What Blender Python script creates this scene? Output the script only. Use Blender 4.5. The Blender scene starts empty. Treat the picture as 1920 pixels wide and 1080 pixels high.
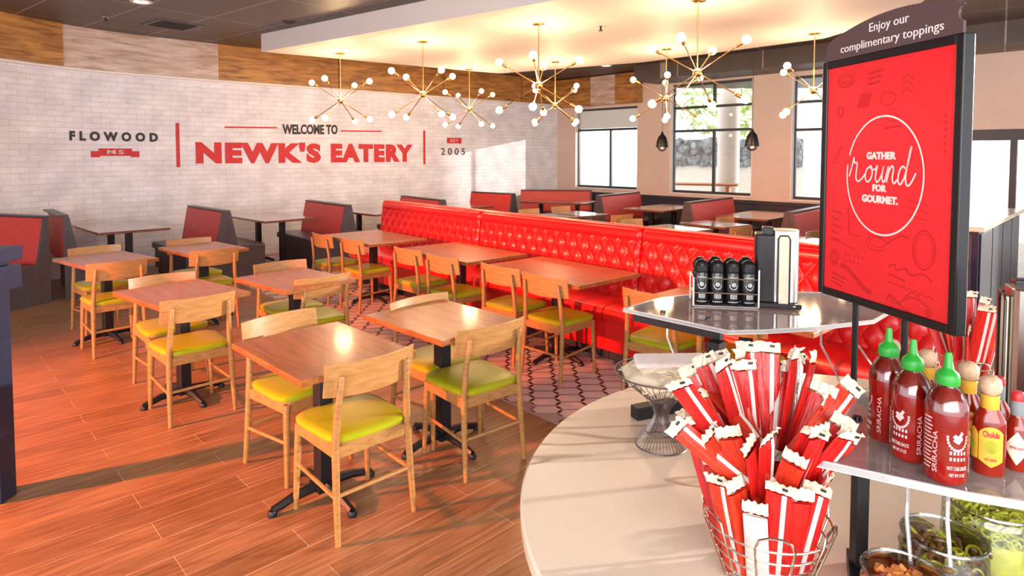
import bpy, bmesh, math, random
from mathutils import Vector, Matrix, Euler
PI = math.pi
R = math.radians
random.seed(7)
SC = bpy.context.scene
COL = SC.collection

# ------------------------------------------------------------------ camera
cam_d = bpy.data.cameras.new('camera')
cam_d.sensor_width = 36.0
cam_d.lens = 1173.0 / 1920.0 * 36.0
cam_d.shift_y = -(540 - 344.5) / 1920.0
cam_d.clip_start = 0.05
cam = bpy.data.objects.new('camera', cam_d)
cam.location = (0, 0, 1.724)
cam.rotation_euler = (PI / 2 - 0.046, 0, 0)
COL.objects.link(cam)
SC.camera = cam

# ------------------------------------------------------------------ colour management
SC.view_settings.view_transform = 'Standard'
SC.view_settings.look = 'None'
SC.view_settings.gamma = 1.0
SC.view_settings.use_curve_mapping = False
SC.view_settings.exposure = 0.68

# ------------------------------------------------------------------ world and lights
W = bpy.data.worlds.new('daylight')
SC.world = W
W.use_nodes = True
bg = W.node_tree.nodes['Background']
bg.inputs[0].default_value = (0.93, 0.96, 1.0, 1)
bg.inputs[1].default_value = 1.9

def light(name, kind, loc, energy, col, aim=None, **kw):
    d = bpy.data.lights.new(name, kind)
    d.energy = energy
    d.color = col
    for k, v in kw.items():
        setattr(d, k, v)
    o = bpy.data.objects.new(name, d)
    o.location = loc
    if aim is not None:
        o.rotation_euler = (Vector(aim) - Vector(loc)).to_track_quat('-Z', 'Y').to_euler()
    COL.objects.link(o)
    return o

# low sun coming in through the window wall on the right
light('window_sun', 'SUN', (8, 14, 5), 2.7, (1.0, 0.93, 0.82), aim=(8 - 2.9, 14 - .6, 5 - .42), angle=R(1.0))
# soft fill added behind the camera to brighten the room
light('rear_fill_light', 'AREA', (-0.5, -2.6, 2.3), 175, (1.0, 0.95, 0.93), aim=(-0.5, 6, 1.2), shape='RECTANGLE', size=7.0, size_y=2.2)
# warm red spot added for the glow on the left floor, source unseen
light('left_red_spot', 'SPOT', (-6.3, 1.2, 2.3), 2800, (1.0, 0.21, 0.06), aim=(-2.9, 3.7, 0.0), spot_size=R(64), spot_blend=0.8, shadow_soft_size=0.12)

# ------------------------------------------------------------------ materials
MATS = {}
def nodes(m):
    nt = m.node_tree
    return nt, nt.nodes, nt.links, nt.nodes['Principled BSDF']

def mat(name, col, rough=0.5, metal=0.0, var=0.0, scale=20.0, bump=0.0, spec=0.5, coat=0.0, emit=None, es=0.0,
        trans=0.0, alpha=1.0, ior=1.45, stretch=(1, 1, 1), detail=4.0):
    m = bpy.data.materials.new(name)
    m.use_nodes = True
    nt, N, L, P = nodes(m)
    P.inputs['Base Color'].default_value = (*col, 1)
    P.inputs['Roughness'].default_value = rough
    P.inputs['Metallic'].default_value = metal
    P.inputs['Specular IOR Level'].default_value = spec
    P.inputs['Coat Weight'].default_value = coat
    P.inputs['Coat Roughness'].default_value = 0.12
    P.inputs['IOR'].default_value = ior
    P.inputs['Transmission Weight'].default_value = trans
    P.inputs['Alpha'].default_value = alpha
    if emit:
        P.inputs['Emission Color'].default_value = (*emit, 1)
        P.inputs['Emission Strength'].default_value = es
    if var > 0 or bump > 0:
        tc = N.new('ShaderNodeTexCoord')
        mp = N.new('ShaderNodeMapping')
        mp.inputs['Scale'].default_value = stretch
        L.new(tc.outputs['Object'], mp.inputs[0])
        nz = N.new('ShaderNodeTexNoise')
        nz.inputs['Scale'].default_value = scale
        nz.inputs['Detail'].default_value = detail
        L.new(mp.outputs[0], nz.inputs['Vector'])
        if var > 0:
            cr = N.new('ShaderNodeValToRGB')
            cr.color_ramp.elements[0].position = 0.3
            cr.color_ramp.elements[1].position = 0.7
            cr.color_ramp.elements[0].color = (*[c * (1 - var) for c in col], 1)
            cr.color_ramp.elements[1].color = (*[min(1, c * (1 + var)) for c in col], 1)
            L.new(nz.outputs[0], cr.inputs[0])
            L.new(cr.outputs[0], P.inputs['Base Color'])
        if bump > 0:
            b = N.new('ShaderNodeBump')
            b.inputs['Strength'].default_value = bump
            b.inputs['Distance'].default_value = 0.01
            L.new(nz.outputs[0], b.inputs['Height'])
            L.new(b.outputs[0], P.inputs['Normal'])
    MATS[name] = m
    return m

def wood(name, c1, c2, rough=0.4, scale=6.0, stretch=(12, 1, 12), coat=0.0):
    m = bpy.data.materials.new(name)
    m.use_nodes = True
    nt, N, L, P = nodes(m)
    tc = N.new('ShaderNodeTexCoord')
    mp = N.new('ShaderNodeMapping')
    mp.inputs['Scale'].default_value = stretch
    L.new(tc.outputs['Object'], mp.inputs[0])
    nz = N.new('ShaderNodeTexNoise')
    nz.inputs['Scale'].default_value = scale
    nz.inputs['Detail'].default_value = 8
    nz.inputs['Distortion'].default_value = 0.6
    L.new(mp.outputs[0], nz.inputs['Vector'])
    cr = N.new('ShaderNodeValToRGB')
    cr.color_ramp.elements[0].position = 0.32
    cr.color_ramp.elements[1].position = 0.68
    cr.color_ramp.elements[0].color = (*c1, 1)
    cr.color_ramp.elements[1].color = (*c2, 1)
    L.new(nz.outputs[0], cr.inputs[0])
    L.new(cr.outputs[0], P.inputs['Base Color'])
    P.inputs['Roughness'].default_value = rough
    P.inputs['Coat Weight'].default_value = coat
    P.inputs['Coat Roughness'].default_value = 0.1
    b = N.new('ShaderNodeBump')
    b.inputs['Strength'].default_value = 0.08
    L.new(nz.outputs[0], b.inputs['Height'])
    L.new(b.outputs[0], P.inputs['Normal'])
    return m

def glassy(name, tint=(1, 1, 1), gloss=0.15, rough=0.02, diffuse=0.0, dcol=(1, 1, 1)):
    """clear sheet or thin vessel: see-through, with reflections that grow at grazing angles"""
    m = bpy.data.materials.new(name)
    m.use_nodes = True
    nt = m.node_tree
    N, L = nt.nodes, nt.links
    N.clear()
    out = N.new('ShaderNodeOutputMaterial')
    tr = N.new('ShaderNodeBsdfTransparent'); tr.inputs[0].default_value = (*tint, 1)
    gl = N.new('ShaderNodeBsdfGlossy'); gl.inputs['Roughness'].default_value = rough
    lw = N.new('ShaderNodeLayerWeight'); lw.inputs[0].default_value = 0.35
    ma = N.new('ShaderNodeMath'); ma.operation = 'MULTIPLY_ADD'
    ma.inputs[1].default_value = 0.75; ma.inputs[2].default_value = gloss
    ma.use_clamp = True
    L.new(lw.outputs['Fresnel'], ma.inputs[0])
    mx = N.new('ShaderNodeMixShader')
    L.new(ma.outputs[0], mx.inputs[0]); L.new(tr.outputs[0], mx.inputs[1]); L.new(gl.outputs[0], mx.inputs[2])
    last = mx
    if diffuse > 0:
        df = N.new('ShaderNodeBsdfDiffuse'); df.inputs[0].default_value = (*dcol, 1)
        m2 = N.new('ShaderNodeMixShader'); m2.inputs[0].default_value = diffuse
        L.new(mx.outputs[0], m2.inputs[1]); L.new(df.outputs[0], m2.inputs[2])
        last = m2
    L.new(last.outputs[0], out.inputs[0])
    return m

def brickmat(name, c1, c2, mortar, bw, bh, ms, rot=0.0, uv=False, rough=0.5, bump=0.4, grain=0.0, offset=0.5, coat=0.0, tonevar=0.12):
    m = bpy.data.materials.new(name)
    m.use_nodes = True
    nt, N, L, P = nodes(m)
    tc = N.new('ShaderNodeTexCoord')
    mp = N.new('ShaderNodeMapping')
    mp.inputs['Rotation'].default_value = (0, 0, rot)
    L.new(tc.outputs['UV' if uv else 'Object'], mp.inputs[0])
    br = N.new('ShaderNodeTexBrick')
    br.inputs['Scale'].default_value = 1.0
    br.inputs['Brick Width'].default_value = bw
    br.inputs['Row Height'].default_value = bh
    br.inputs['Mortar Size'].default_value = ms
    br.inputs['Mortar Smooth'].default_value = 0.3
    br.offset = offset
    br.inputs['Color1'].default_value = (*c1, 1)
    br.inputs['Color2'].default_value = (*c2, 1)
    br.inputs['Mortar'].default_value = (*mortar, 1)
    L.new(mp.outputs[0], br.inputs['Vector'])
    nz = N.new('ShaderNodeTexNoise')
    mp2 = N.new('ShaderNodeMapping')
    if grain > 0:
        mp2.inputs['Scale'].default_value = (1.2, 16, 1)
    L.new(mp.outputs[0], mp2.inputs[0])
    L.new(mp2.outputs[0], nz.inputs['Vector'])
    nz.inputs['Scale'].default_value = 3.0
    nz.inputs['Detail'].default_value = 8
    mr = N.new('ShaderNodeMapRange')
    mr.inputs['From Min'].default_value = 0.3; mr.inputs['From Max'].default_value = 0.7
    v = grain if grain > 0 else tonevar  # random tone spread over the surface
    mr.inputs['To Min'].default_value = 1 - v; mr.inputs['To Max'].default_value = 1 + v
    L.new(nz.outputs[0], mr.inputs[0])
    mx = N.new('ShaderNodeVectorMath'); mx.operation = 'SCALE'
    L.new(br.outputs['Color'], mx.inputs[0]); L.new(mr.outputs[0], mx.inputs['Scale'])
    L.new(mx.outputs[0], P.inputs['Base Color'])
    P.inputs['Roughness'].default_value = rough
    P.inputs['Coat Weight'].default_value = coat
    P.inputs['Coat Roughness'].default_value = 0.15
    b = N.new('ShaderNodeBump'); b.invert = True
    b.inputs['Strength'].default_value = bump
    b.inputs['Distance'].default_value = 0.006
    add = N.new('ShaderNodeMath'); add.operation = 'MULTIPLY_ADD'
    L.new(nz.outputs[0], add.inputs[0]); add.inputs[1].default_value = -0.5
    L.new(br.outputs['Fac'], add.inputs[2])
    L.new(add.outputs[0], b.inputs['Height'])
    L.new(b.outputs[0], P.inputs['Normal'])
    return m

M = {}
M['brick'] = brickmat('white_brick', (.77, .76, .83), (.84, .83, .90), (.71, .695, .75), .235, .078, .006, uv=True, rough=.55, bump=.6)
M['floor'] = brickmat('plank_tile', (.25, .125, .055), (.35, .185, .085), (.50, .34, .21), 1.22, .17, .0024, rot=R(-44), rough=.38, bump=.15, grain=.35, offset=.37)
M['ceiling'] = brickmat('ceiling_tile', (.075, .058, .056), (.085, .066, .062), (.33, .28, .27), 1.64, .82, .012, rot=R(-142), rough=.45, bump=.2, offset=0.0)
M['beam'] = wood('reclaimed_wood', (.23, .085, .02), (.58, .27, .07), rough=.4, scale=2.5, stretch=(1, 1, 7))
M['beam_pale_glare'] = wood('pale_glare_wood', (.42, .27, .19), (.72, .60, .54), rough=.4, scale=2.2, stretch=(1, 1, 7))  # pale tone: painted sun glare on one length, light wood over the window
M['oak'] = wood('oak', (.36, .165, .045), (.52, .255, .08), rough=.38, scale=5, stretch=(4, 4, 14))
M['oak_ply'] = wood('oak_veneer', (.43, .20, .062), (.56, .285, .10), rough=.32, scale=5, stretch=(2, 10, 12))
M['top'] = wood('table_wood', (.25, .072, .018), (.44, .155, .04), rough=.3, scale=4, stretch=(14, 1, 10), coat=.22)
M['darktop'] = wood('dark_table_wood', (.12, .05, .035), (.22, .095, .06), rough=.2, scale=4, stretch=(14, 1, 10), coat=.9)
M['lime'] = mat('lime_vinyl', (.43, .43, .012), rough=.35, var=.06, scale=8, bump=.04)
M['red'] = mat('red_vinyl', (.74, .012, .012), rough=.30, var=.05, scale=6, coat=.25)
M['boothred'] = mat('booth_red', (.64, .045, .035), rough=.4, var=.12, scale=30)
M['boothdark'] = mat('booth_dark', (.055, .03, .036), rough=.35, var=.2, scale=12)
M['boothend'] = mat('booth_end_panel', (.075, .06, .07), rough=.35, var=.15, scale=10)
M['iron'] = mat('black_iron', (.010, .010, .013), rough=.4, var=.2, scale=40)
M['black'] = mat('black_plastic', (.012, .011, .013), rough=.3)
M['navy'] = mat('navy_paint', (.012, .022, .05), rough=.35, var=.15, scale=10)
M['brass'] = mat('brass', (.83, .55, .22), rough=.22, metal=1.0)
M['bulb'] = mat('bulb_glow', (1, .9, .7), emit=(1.0, .80, .50), es=5.0)
M['white'] = mat('white_paint', (.80, .76, .74), rough=.6)
M['soffit'] = mat('soffit_paint', (.82, .76, .72), rough=.55, var=.02, scale=1.5)
M['beige'] = mat('beige_paint', (.70, .55, .47), rough=.6, var=.04, scale=2)
M['dark_rail'] = mat('dark_wainscot', (.035, .035, .05), rough=.4)
M['frame'] = mat('window_frame_metal', (.035, .045, .06), rough=.4)
M['winglass'] = glassy('window_glass', gloss=.02)
M['shade'] = mat('roller_shade', (.62, .62, .56), rough=.8, alpha=.75)
M['steel'] = mat('bright_wire', (.62, .55, .48), rough=.25, metal=1.0)
M['darkwire'] = mat('dark_wire', (.20, .16, .16), rough=.35, metal=.8)
M['acryl'] = glassy('clear_acrylic', tint=(.93, .93, .95), gloss=.10, rough=.06, diffuse=.16, dcol=(.80, .78, .80))
M['acryl_clear'] = glassy('clear_acrylic_leg', tint=(.92, .92, .93), gloss=.20, rough=.05, diffuse=.12)
M['acryledge'] = mat('acrylic_edge', (.86, .85, .84), rough=.25, alpha=.9)
M['glass'] = glassy('jar_glass', tint=(.93, .94, .93), gloss=.06, rough=.02)
M['green_cap'] = mat('green_cap', (.02, .30, .03), rough=.35)
M['chili'] = mat('chili_sauce', (.27, .006, .003), rough=.15, var=.25, scale=12, coat=.6)
M['sauce'] = mat('hot_sauce', (.27, .012, .004), rough=.12, var=.25, scale=14, coat=.6)
M['print'] = mat('white_print', (.66, .50, .50), rough=.5)
M['ylabel'] = mat('yellow_label', (.72, .40, .04), rough=.45, var=.12, scale=25)
M['cream'] = mat('cream_paper', (.82, .70, .52), rough=.6, var=.08, scale=30)
M['ball'] = wood('turned_wood', (.56, .33, .20), (.68, .44, .29), rough=.45, scale=8)
M['redcap'] = mat('red_cap', (.55, .015, .02), rough=.3)
M['wrap'] = mat('red_wrapper', (.56, .010, .009), rough=.25, var=.3, scale=22, bump=.45, stretch=(9, 9, 1), coat=.2)
M['wrap2'] = mat('orange_red_wrapper', (.64, .035, .012), rough=.28, var=.3, scale=26, bump=.45, stretch=(9, 9, 1), coat=.2)
M['stripe'] = mat('white_wrapper', (.74, .64, .60), rough=.4, var=.06, scale=40, bump=.15)
M['seal'] = mat('cream_seal', (.80, .70, .54), rough=.4, var=.14, scale=50, bump=.5)
M['dark_print'] = mat('dark_print', (.03, .025, .02), rough=.5)
M['wall_black'] = mat('painted_black_lettering', (.045, .035, .04), rough=.6)
M['wall_red'] = mat('painted_red_lettering', (.62, .035, .045), rough=.6, var=.08, scale=10)
M['poster'] = mat('poster_red', (.86, .022, .03), rough=.32, var=.03, scale=3, coat=.15)
M['poster_dark'] = mat('poster_doodle', (.60, .014, .022), rough=.4)
M['poster_white'] = mat('poster_white', (.88, .80, .76), rough=.5)
M['topper'] = mat('sign_topper', (.105, .062, .066), rough=.45)
M['greenery'] = mat('leaves', (.50, .62, .26), rough=.7, var=.4, scale=3)
M['hedge'] = mat('hedge_dark', (.22, .24, .25), rough=.8, var=.5, scale=5)
M['pale'] = mat('pale_render', (.75, .70, .62), rough=.7)
M['outwood'] = mat('outdoor_wood', (.55, .22, .10), rough=.6)
M['pavement'] = mat('pavement', (.62, .60, .58), rough=.8, var=.08, scale=2)
M['grinder'] = mat('black_grinder', (.010, .009, .010), rough=.22, coat=.3)
M['silver'] = mat('silver_print', (.60, .58, .58), rough=.35, metal=.3)
M['stainless'] = mat('brushed_steel', (.62, .60, .57), rough=.28, metal=1.0, var=.1, scale=6, stretch=(1, 1, .05))
M['olive'] = mat('pickled_pepper', (.36, .36, .02), rough=.3, var=.3, scale=30)
M['pepper'] = mat('pepper_slices', (.46, .48, .05), rough=.3, var=.25, scale=40)
M['dark_olive'] = mat('dark_olive', (.13, .06, .02), rough=.3, var=.4, scale=30)
M['crouton'] = mat('crouton', (.56, .20, .045), rough=.6, var=.4, scale=40)
M['carpet'] = mat('dark_kick', (.03, .022, .035), rough=.7)
M['hexpink'] = mat('hex_tile', (.80, .66, .65), rough=.4, var=.06, scale=5)
M['hexgrout'] = mat('hex_grout', (.50, .33, .32), rough=.6)
M['hexdark'] = mat('hex_dark', (.02, .015, .02), rough=.4)
M['vent'] = mat('vent_dark', (.015, .013, .013), rough=.6)

def marble():
    m = bpy.data.materials.new('cream_quartz')
    m.use_nodes = True
    nt, N, L, P = nodes(m)
    tc = N.new('ShaderNodeTexCoord')
    mp = N.new('ShaderNodeMapping')
    mp.inputs['Rotation'].default_value = (0, 0, R(8))
    mp.inputs['Scale'].default_value = (.16, 1, 1)
    L.new(tc.outputs['Object'], mp.inputs[0])
    nz = N.new('ShaderNodeTexNoise'); nz.inputs['Scale'].default_value = 1.8; nz.inputs['Detail'].default_value = 3
    L.new(mp.outputs[0], nz.inputs['Vector'])
    wv = N.new('ShaderNodeMath'); wv.operation = 'MULTIPLY'; wv.inputs[1].default_value = 9.0
    L.new(nz.outputs[0], wv.inputs[0])
    fr = N.new('ShaderNodeMath'); fr.operation = 'PINGPONG'; fr.inputs[1].default_value = 0.5
    L.new(wv.outputs[0], fr.inputs[0])
    cr = N.new('ShaderNodeValToRGB')
    cr.color_ramp.elements[0].position = 0.0; cr.color_ramp.elements[0].color = (.46, .33, .24, 1)
    cr.color_ramp.elements[1].position = 0.045; cr.color_ramp.elements[1].color = (.95, .79, .62, 1)
    L.new(fr.outputs[0], cr.inputs[0])
    L.new(cr.outputs[0], P.inputs['Base Color'])
    P.inputs['Roughness'].default_value = 0.16
    return m
M['marble'] = marble()

# ------------------------------------------------------------------ mesh builder
class MB:
    def __init__(s):
        s.v = []; s.f = []; s.uv = None
    def add(s, vs, fs):
        n = len(s.v)
        s.v += [tuple(v) for v in vs]
        s.f += [tuple(i + n for i in f) for f in fs]
        return s
    def box(s, c, d, rz=0.0, taper=1.0, m=None):
        hx, hy, hz = d[0] / 2, d[1] / 2, d[2] / 2
        vs = []
        for z in (-1, 1):
            t = taper if z > 0 else 1.0
            for x, y in ((-1, -1), (1, -1), (1, 1), (-1, 1)):
                vs.append(Vector((x * hx * t, y * hy * t, z * hz)))
        if m is not None:
            vs = [m @ v for v in vs]
        if rz:
            q = Matrix.Rotation(rz, 3, 'Z'); vs = [q @ v for v in vs]
        vs = [v + Vector(c) for v in vs]
        return s.add(vs, [(3, 2, 1, 0), (4, 5, 6, 7), (0, 1, 5, 4), (1, 2, 6, 5), (2, 3, 7, 6), (3, 0, 4, 7)])
    def tube(s, pts, r, n=8, closed=False, caps=True, sq=False):
        pts = [Vector(p) for p in pts]
        k = len(pts)
        rs = r if isinstance(r, (list, tuple)) else [r] * k
        up = None; rings = []
        for i, p in enumerate(pts):
            if closed:
                t = (pts[(i + 1) % k] - pts[i - 1])
            else:
                t = pts[min(i + 1, k - 1)] - pts[max(i - 1, 0)]
            if t.length < 1e-9: t = Vector((0, 0, 1))
            t.normalize()
            if up is None:
                up = Vector((0, 0, 1)) if abs(t.z) < .9 else Vector((1, 0, 0))
            up = (up - t * up.dot(t))
            if up.length < 1e-6: up = Vector((0, 1, 0)) - t * t.y
            up.normalize()
            sd = t.cross(up)
            ring = []
            for j in range(n):
                a = 2 * PI * (j + (.5 if sq else 0)) / n
                ring.append(p + (sd * math.cos(a) + up * math.sin(a)) * rs[i])
            rings.append(ring)
        vs = [v for g in rings for v in g]; fs = []
        for i in range(k if closed else k - 1):
            a = i * n; b = ((i + 1) % k) * n
            for j in range(n):
                j2 = (j + 1) % n
                fs.append((a + j, b + j, b + j2, a + j2)[::-1])
        if caps and not closed:
            fs.append(tuple(range(n))[::-1][::-1]); fs.append(tuple(range((k - 1) * n, k * n))[::-1])
        return s.add(vs, fs)
    def lathe(s, prof, c=(0, 0, 0), n=24, a0=0.0, a1=None):
        full = a1 is None
        a1 = a0 + 2 * PI if full else a1
        cols = n if full else n + 1
        vs = []
        for j in range(cols):
            a = a0 + (a1 - a0) * j / n
            for r, z in prof:
                vs.append((c[0] + r * math.cos(a), c[1] + r * math.sin(a), c[2] + z))
        k = len(prof); fs = []
        for j in range(n):
            j2 = (j + 1) % cols
            for i in range(k - 1):
                fs.append((j * k + i, j2 * k + i, j2 * k + i + 1, j * k + i + 1))
        return s.add(vs, fs)
    def sphere(s, c, r, n=12, m=8, sc=(1, 1, 1)):
        vs = []; fs = []
        for i in range(m + 1):
            t = PI * i / m
            for j in range(n):
                a = 2 * PI * j / n
                vs.append((c[0] + r * sc[0] * math.sin(t) * math.cos(a), c[1] + r * sc[1] * math.sin(t) * math.sin(a), c[2] + r * sc[2] * math.cos(t)))
        for i in range(m):
            for j in range(n):
                j2 = (j + 1) % n
                fs.append((i * n + j, (i + 1) * n + j, (i + 1) * n + j2, i * n + j2))
        return s.add(vs, fs)
    def prism(s, poly, z0, z1, m=None):
        n = len(poly)
        vs = [Vector((x, y, z0)) for x, y in poly] + [Vector((x, y, z1)) for x, y in poly]
        if m is not None: vs = [m @ v for v in vs]
        fs = [tuple(range(n))[::-1], tuple(range(n, 2 * n))]
        for i in range(n):
            j = (i + 1) % n
            fs.append((i, j, n + j, n + i))
        return s.add(vs, fs)
    def grid(s, fn, nu, nv):
        vs = [fn(i / nu, j / nv) for i in range(nu + 1) for j in range(nv + 1)]
        fs = []
        for i in range(nu):
            for j in range(nv):
                a = i * (nv + 1) + j
                fs.append((a, a + nv + 1, a + nv + 2, a + 1))
        return s.add(vs, fs)
    def build(s, name, material, parent=None, smooth=False, bevel=0.0, sub=0, kind=None, label=None):
        me = bpy.data.meshes.new(name)
        me.from_pydata([tuple(v) for v in s.v], [], s.f)
        me.validate(); me.update()
        if smooth:
            bm = bmesh.new(); bm.from_mesh(me)
            bmesh.ops.remove_doubles(bm, verts=bm.verts, dist=1e-6)
            bmesh.ops.recalc_face_normals(bm, faces=bm.faces)
            bm.to_mesh(me); bm.free()
            me.shade_smooth()
            try:
                me.set_sharp_from_angle(angle=R(42))
            except Exception:
                pass
        else:
            bm = bmesh.new(); bm.from_mesh(me)
            bmesh.ops.recalc_face_normals(bm, faces=bm.faces)
            bm.to_mesh(me); bm.free()
        o = bpy.data.objects.new(name, me)
        me.materials.append(material)
        if bevel > 0:
            b = o.modifiers.new('bevel', 'BEVEL'); b.width = bevel; b.segments = 2; b.limit_method = 'ANGLE'
        if sub:
            b = o.modifiers.new('sub', 'SUBSURF'); b.levels = sub; b.render_levels = sub
        COL.objects.link(o)
        if parent is not None: o.parent = parent
        if kind: o['kind'] = kind
        if label: o['label'] = label
        return o

def root(name, label, cat, loc=(0, 0, 0), rz=0.0, group=None, rot=None):
    o = bpy.data.objects.new(name, None)
    o.empty_display_size = 0.1
    o.location = loc
    o.rotation_euler = rot if rot is not None else (0, 0, rz)
    COL.objects.link(o)
    o['label'] = label; o['category'] = cat
    if group: o['group'] = group
    return o

def tag(o, label, cat, group=None):
    o['label'] = label; o['category'] = cat
    if group: o['group'] = group
    return o

def dup(r, loc, rz=None, label=None, group=None, rot=None):
    n = r.copy(); COL.objects.link(n)
    n.location = loc
    if rot is not None: n.rotation_euler = rot
    elif rz is not None: n.rotation_euler = (0, 0, rz)
    if label: n['label'] = label
    if group: n['group'] = group
    for ch in list(r.children):
        c = ch.copy(); COL.objects.link(c); c.parent = n
        for g in list(ch.children):
            d = g.copy(); COL.objects.link(d); d.parent = c
    return n

def structure(o):
    o['kind'] = 'structure'
    return o

def catmull(P, n=8, closed=False):
    out = []
    k = len(P)
    rng = range(k if closed else k - 1)
    for i in rng:
        if closed:
            p0, p1, p2, p3 = P[i - 1], P[i], P[(i + 1) % k], P[(i + 2) % k]
        else:
            p0, p1, p2, p3 = P[max(i - 1, 0)], P[i], P[i + 1], P[min(i + 2, k - 1)]
        for j in range(n):
            t = j / n
            out.append(tuple(0.5 * ((2 * b) + (-a + c) * t + (2 * a - 5 * b + 4 * c - d) * t * t + (-a + 3 * b - 3 * c + d) * t ** 3)
                             for a, b, c, d in zip(p0, p1, p2, p3)))
    if not closed: out.append(tuple(P[-1]))
    return out

# lettering from the built-in face, fitted into the box 0..w x 0..h, as (verts, faces, depth)
def letters(txt, w, h, bold=0.0, depth=0.004, spacing=1.0, shear=0.0):
    cu = bpy.data.curves.new('t', 'FONT')
    cu.body = txt; cu.size = 1.0; cu.extrude = 0.01; cu.offset = bold; cu.space_character = spacing; cu.shear = shear
    cu.resolution_u = 3
    ob = bpy.data.objects.new('t', cu)
    COL.objects.link(ob)
    dg = bpy.context.evaluated_depsgraph_get()
    me = bpy.data.meshes.new_from_object(ob.evaluated_get(dg))
    vs = [Vector(v.co) for v in me.vertices]
    fs = [tuple(p.vertices) for p in me.polygons]
    bpy.data.objects.remove(ob); bpy.data.meshes.remove(me); bpy.data.curves.remove(cu)
    x0 = min(v.x for v in vs); x1 = max(v.x for v in vs); y0 = min(v.y for v in vs); y1 = max(v.y for v in vs)
    out = [((v.x - x0) / (x1 - x0) * w, (v.y - y0) / (y1 - y0) * h, (v.z / 0.02 + .5) * depth) for v in vs]
    return out, fs

# ================================================================== THE ROOM
CZ = 3.52      # ceiling height
UZ = 3.26      # underside of the lowered ceiling panel
WP = [(-6.95, 3.0), (-6.95, 5.2), (-6.88, 6.6), (-6.55, 8.0), (-6.2, 8.9), (-5.72, 9.5), (-5.1, 10.1), (-4.3, 10.8), (-3.3, 11.65), (-2.3, 12.5), (-1.4, 13.3), (-.6, 14.0), (.16, 14.65), (1.12, 15.45)]
WD = catmull(WP, 8)
WS = [0.0]
for i in range(1, len(WD)):
    WS.append(WS[-1] + math.dist(WD[i], WD[i - 1]))
i0 = min(range(len(WD)), key=lambda i: math.dist(WD[i], (-6.88, 6.6)))
S0 = WS[i0] - 0.02
def wall_at(s, off=0.0):
    s = s + S0
    i = 0
    while i < len(WS) - 2 and WS[i + 1] < s: i += 1
    t = (s - WS[i]) / (WS[i + 1] - WS[i])
    a, b = Vector(WD[i]), Vector(WD[i + 1])
    d = (b - a).normalized()
    n = Vector((d.y, -d.x))
    p = a + (b - a) * t + n * off
    return p
def wall_strip(s0, s1, z0, z1, off0, off1, ds=.12):
    m = MB(); k = max(2, int((s1 - s0) / ds))
    vs = []; fs = []
    for i in range(k + 1):
        s = s0 + (s1 - s0) * i / k
        p = wall_at(s, off0); q = wall_at(s, off1)
        vs += [(p.x, p.y, z0), (p.x, p.y, z1), (q.x, q.y, z1), (q.x, q.y, z0)]
    for i in range(k):
        a = i * 4; b = a + 4
        for j in range(4):
            fs.append((a + j, b + j, b + (j + 1) % 4, a + (j + 1) % 4))
    fs.append((0, 1, 2, 3)); fs.append((k * 4 + 3, k * 4 + 2, k * 4 + 1, k * 4))
    return m.add(vs, fs)

# floor
f = MB().box((0.5, 7.0, -.05), (19, 20, .1)); structure(f.build('floor', M['floor']))
# ceiling
c = MB().box((0.5, 7.0, CZ + .05), (19, 20, .1)); structure(c.build('ceiling', M['ceiling']))

# curved brick wall with UVs that run along its length
SEND = WS[-1] - S0
m = MB(); k = 120
vs = []; fs = []
for i in range(k + 1):
    s = -S0 + (WS[-1]) * i / k
    p = wall_at(s, 0); q = wall_at(s, -.2)
    vs += [(p.x, p.y, 0), (p.x, p.y, CZ), (q.x, q.y, CZ), (q.x, q.y, 0)]
for i in range(k):
    a = i * 4; b = a + 4
    for j in range(4): fs.append((a + j, a + (j + 1) % 4, b + (j + 1) % 4, b + j))
m.add(vs, fs)
me = bpy.data.meshes.new('wall_brick'); me.from_pydata(m.v, [], m.f); me.update()
uvl = me.uv_layers.new(name='UVMap')
for lp in me.loops:
    vi = lp.vertex_index
    uvl.data[lp.index].uv = (WS[-1] * (vi // 4) / k, m.v[vi][2])
me.materials.append(M['brick'])
o = bpy.data.objects.new('wall_left', me); COL.objects.link(o); structure(o)

# reclaimed wood band above the brick, in its lengths; pale length paints sun glare
bands = [(-3.0, 2.22, 'beam'), (2.24, 4.4, 'beam_pale_glare'), (4.4, 6.48, 'beam'), (6.5, 8.8, 'beam'), (8.82, 10.98, 'beam'), (11.0, SEND - .02, 'beam')]
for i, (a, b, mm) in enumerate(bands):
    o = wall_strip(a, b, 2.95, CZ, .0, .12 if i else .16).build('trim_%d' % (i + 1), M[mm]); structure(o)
o = wall_strip(-3.0, SEND - .02, 2.915, 2.95, .0, .06).build('trim_20', M['white']); structure(o)

# window wall, corner at C0, running toward lower right
C0 = Vector((1.12, 15.45)); WDIR = Vector((1.0, -1.034)).normalized(); TS = math.sqrt(1 + 1.034 ** 2)
WN = Vector((-WDIR.y, WDIR.x)) * -1   # toward the room
if WN.dot(-C0) < 0: WN = -WN
WANG = math.atan2(WDIR.y, WDIR.x)
def ww(u, off=0.0):
    p = C0 + WDIR * u + WN * off
    return p
def wwbox(m, u0, u1, z0, z1, o0, o1):
    c = ww((u0 + u1) / 2, (o0 + o1) / 2)
    return m.box((c.x, c.y, (z0 + z1) / 2), (abs(u1 - u0), abs(o1 - o0), z1 - z0), rz=WANG)
T = TS
wins = [(0.39 * T, 1.64 * T, .96, 2.80), (2.20 * T, 3.44 * T, .94, 3.18), (3.94 * T, 5.10 * T, .92, 3.14)]
door = (5.62 * T, 7.2 * T, 0, 2.10)
m = MB()
us = 0.0
for (a, b, z0, z1) in wins + [door]:
    wwbox(m, us, a, 0, CZ, -.22, 0)
    if z0 > 0: wwbox(m, a, b, 0, z0, -.22, 0)
    wwbox(m, a, b, z1, CZ, -.22, 0)
    us = b
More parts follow.
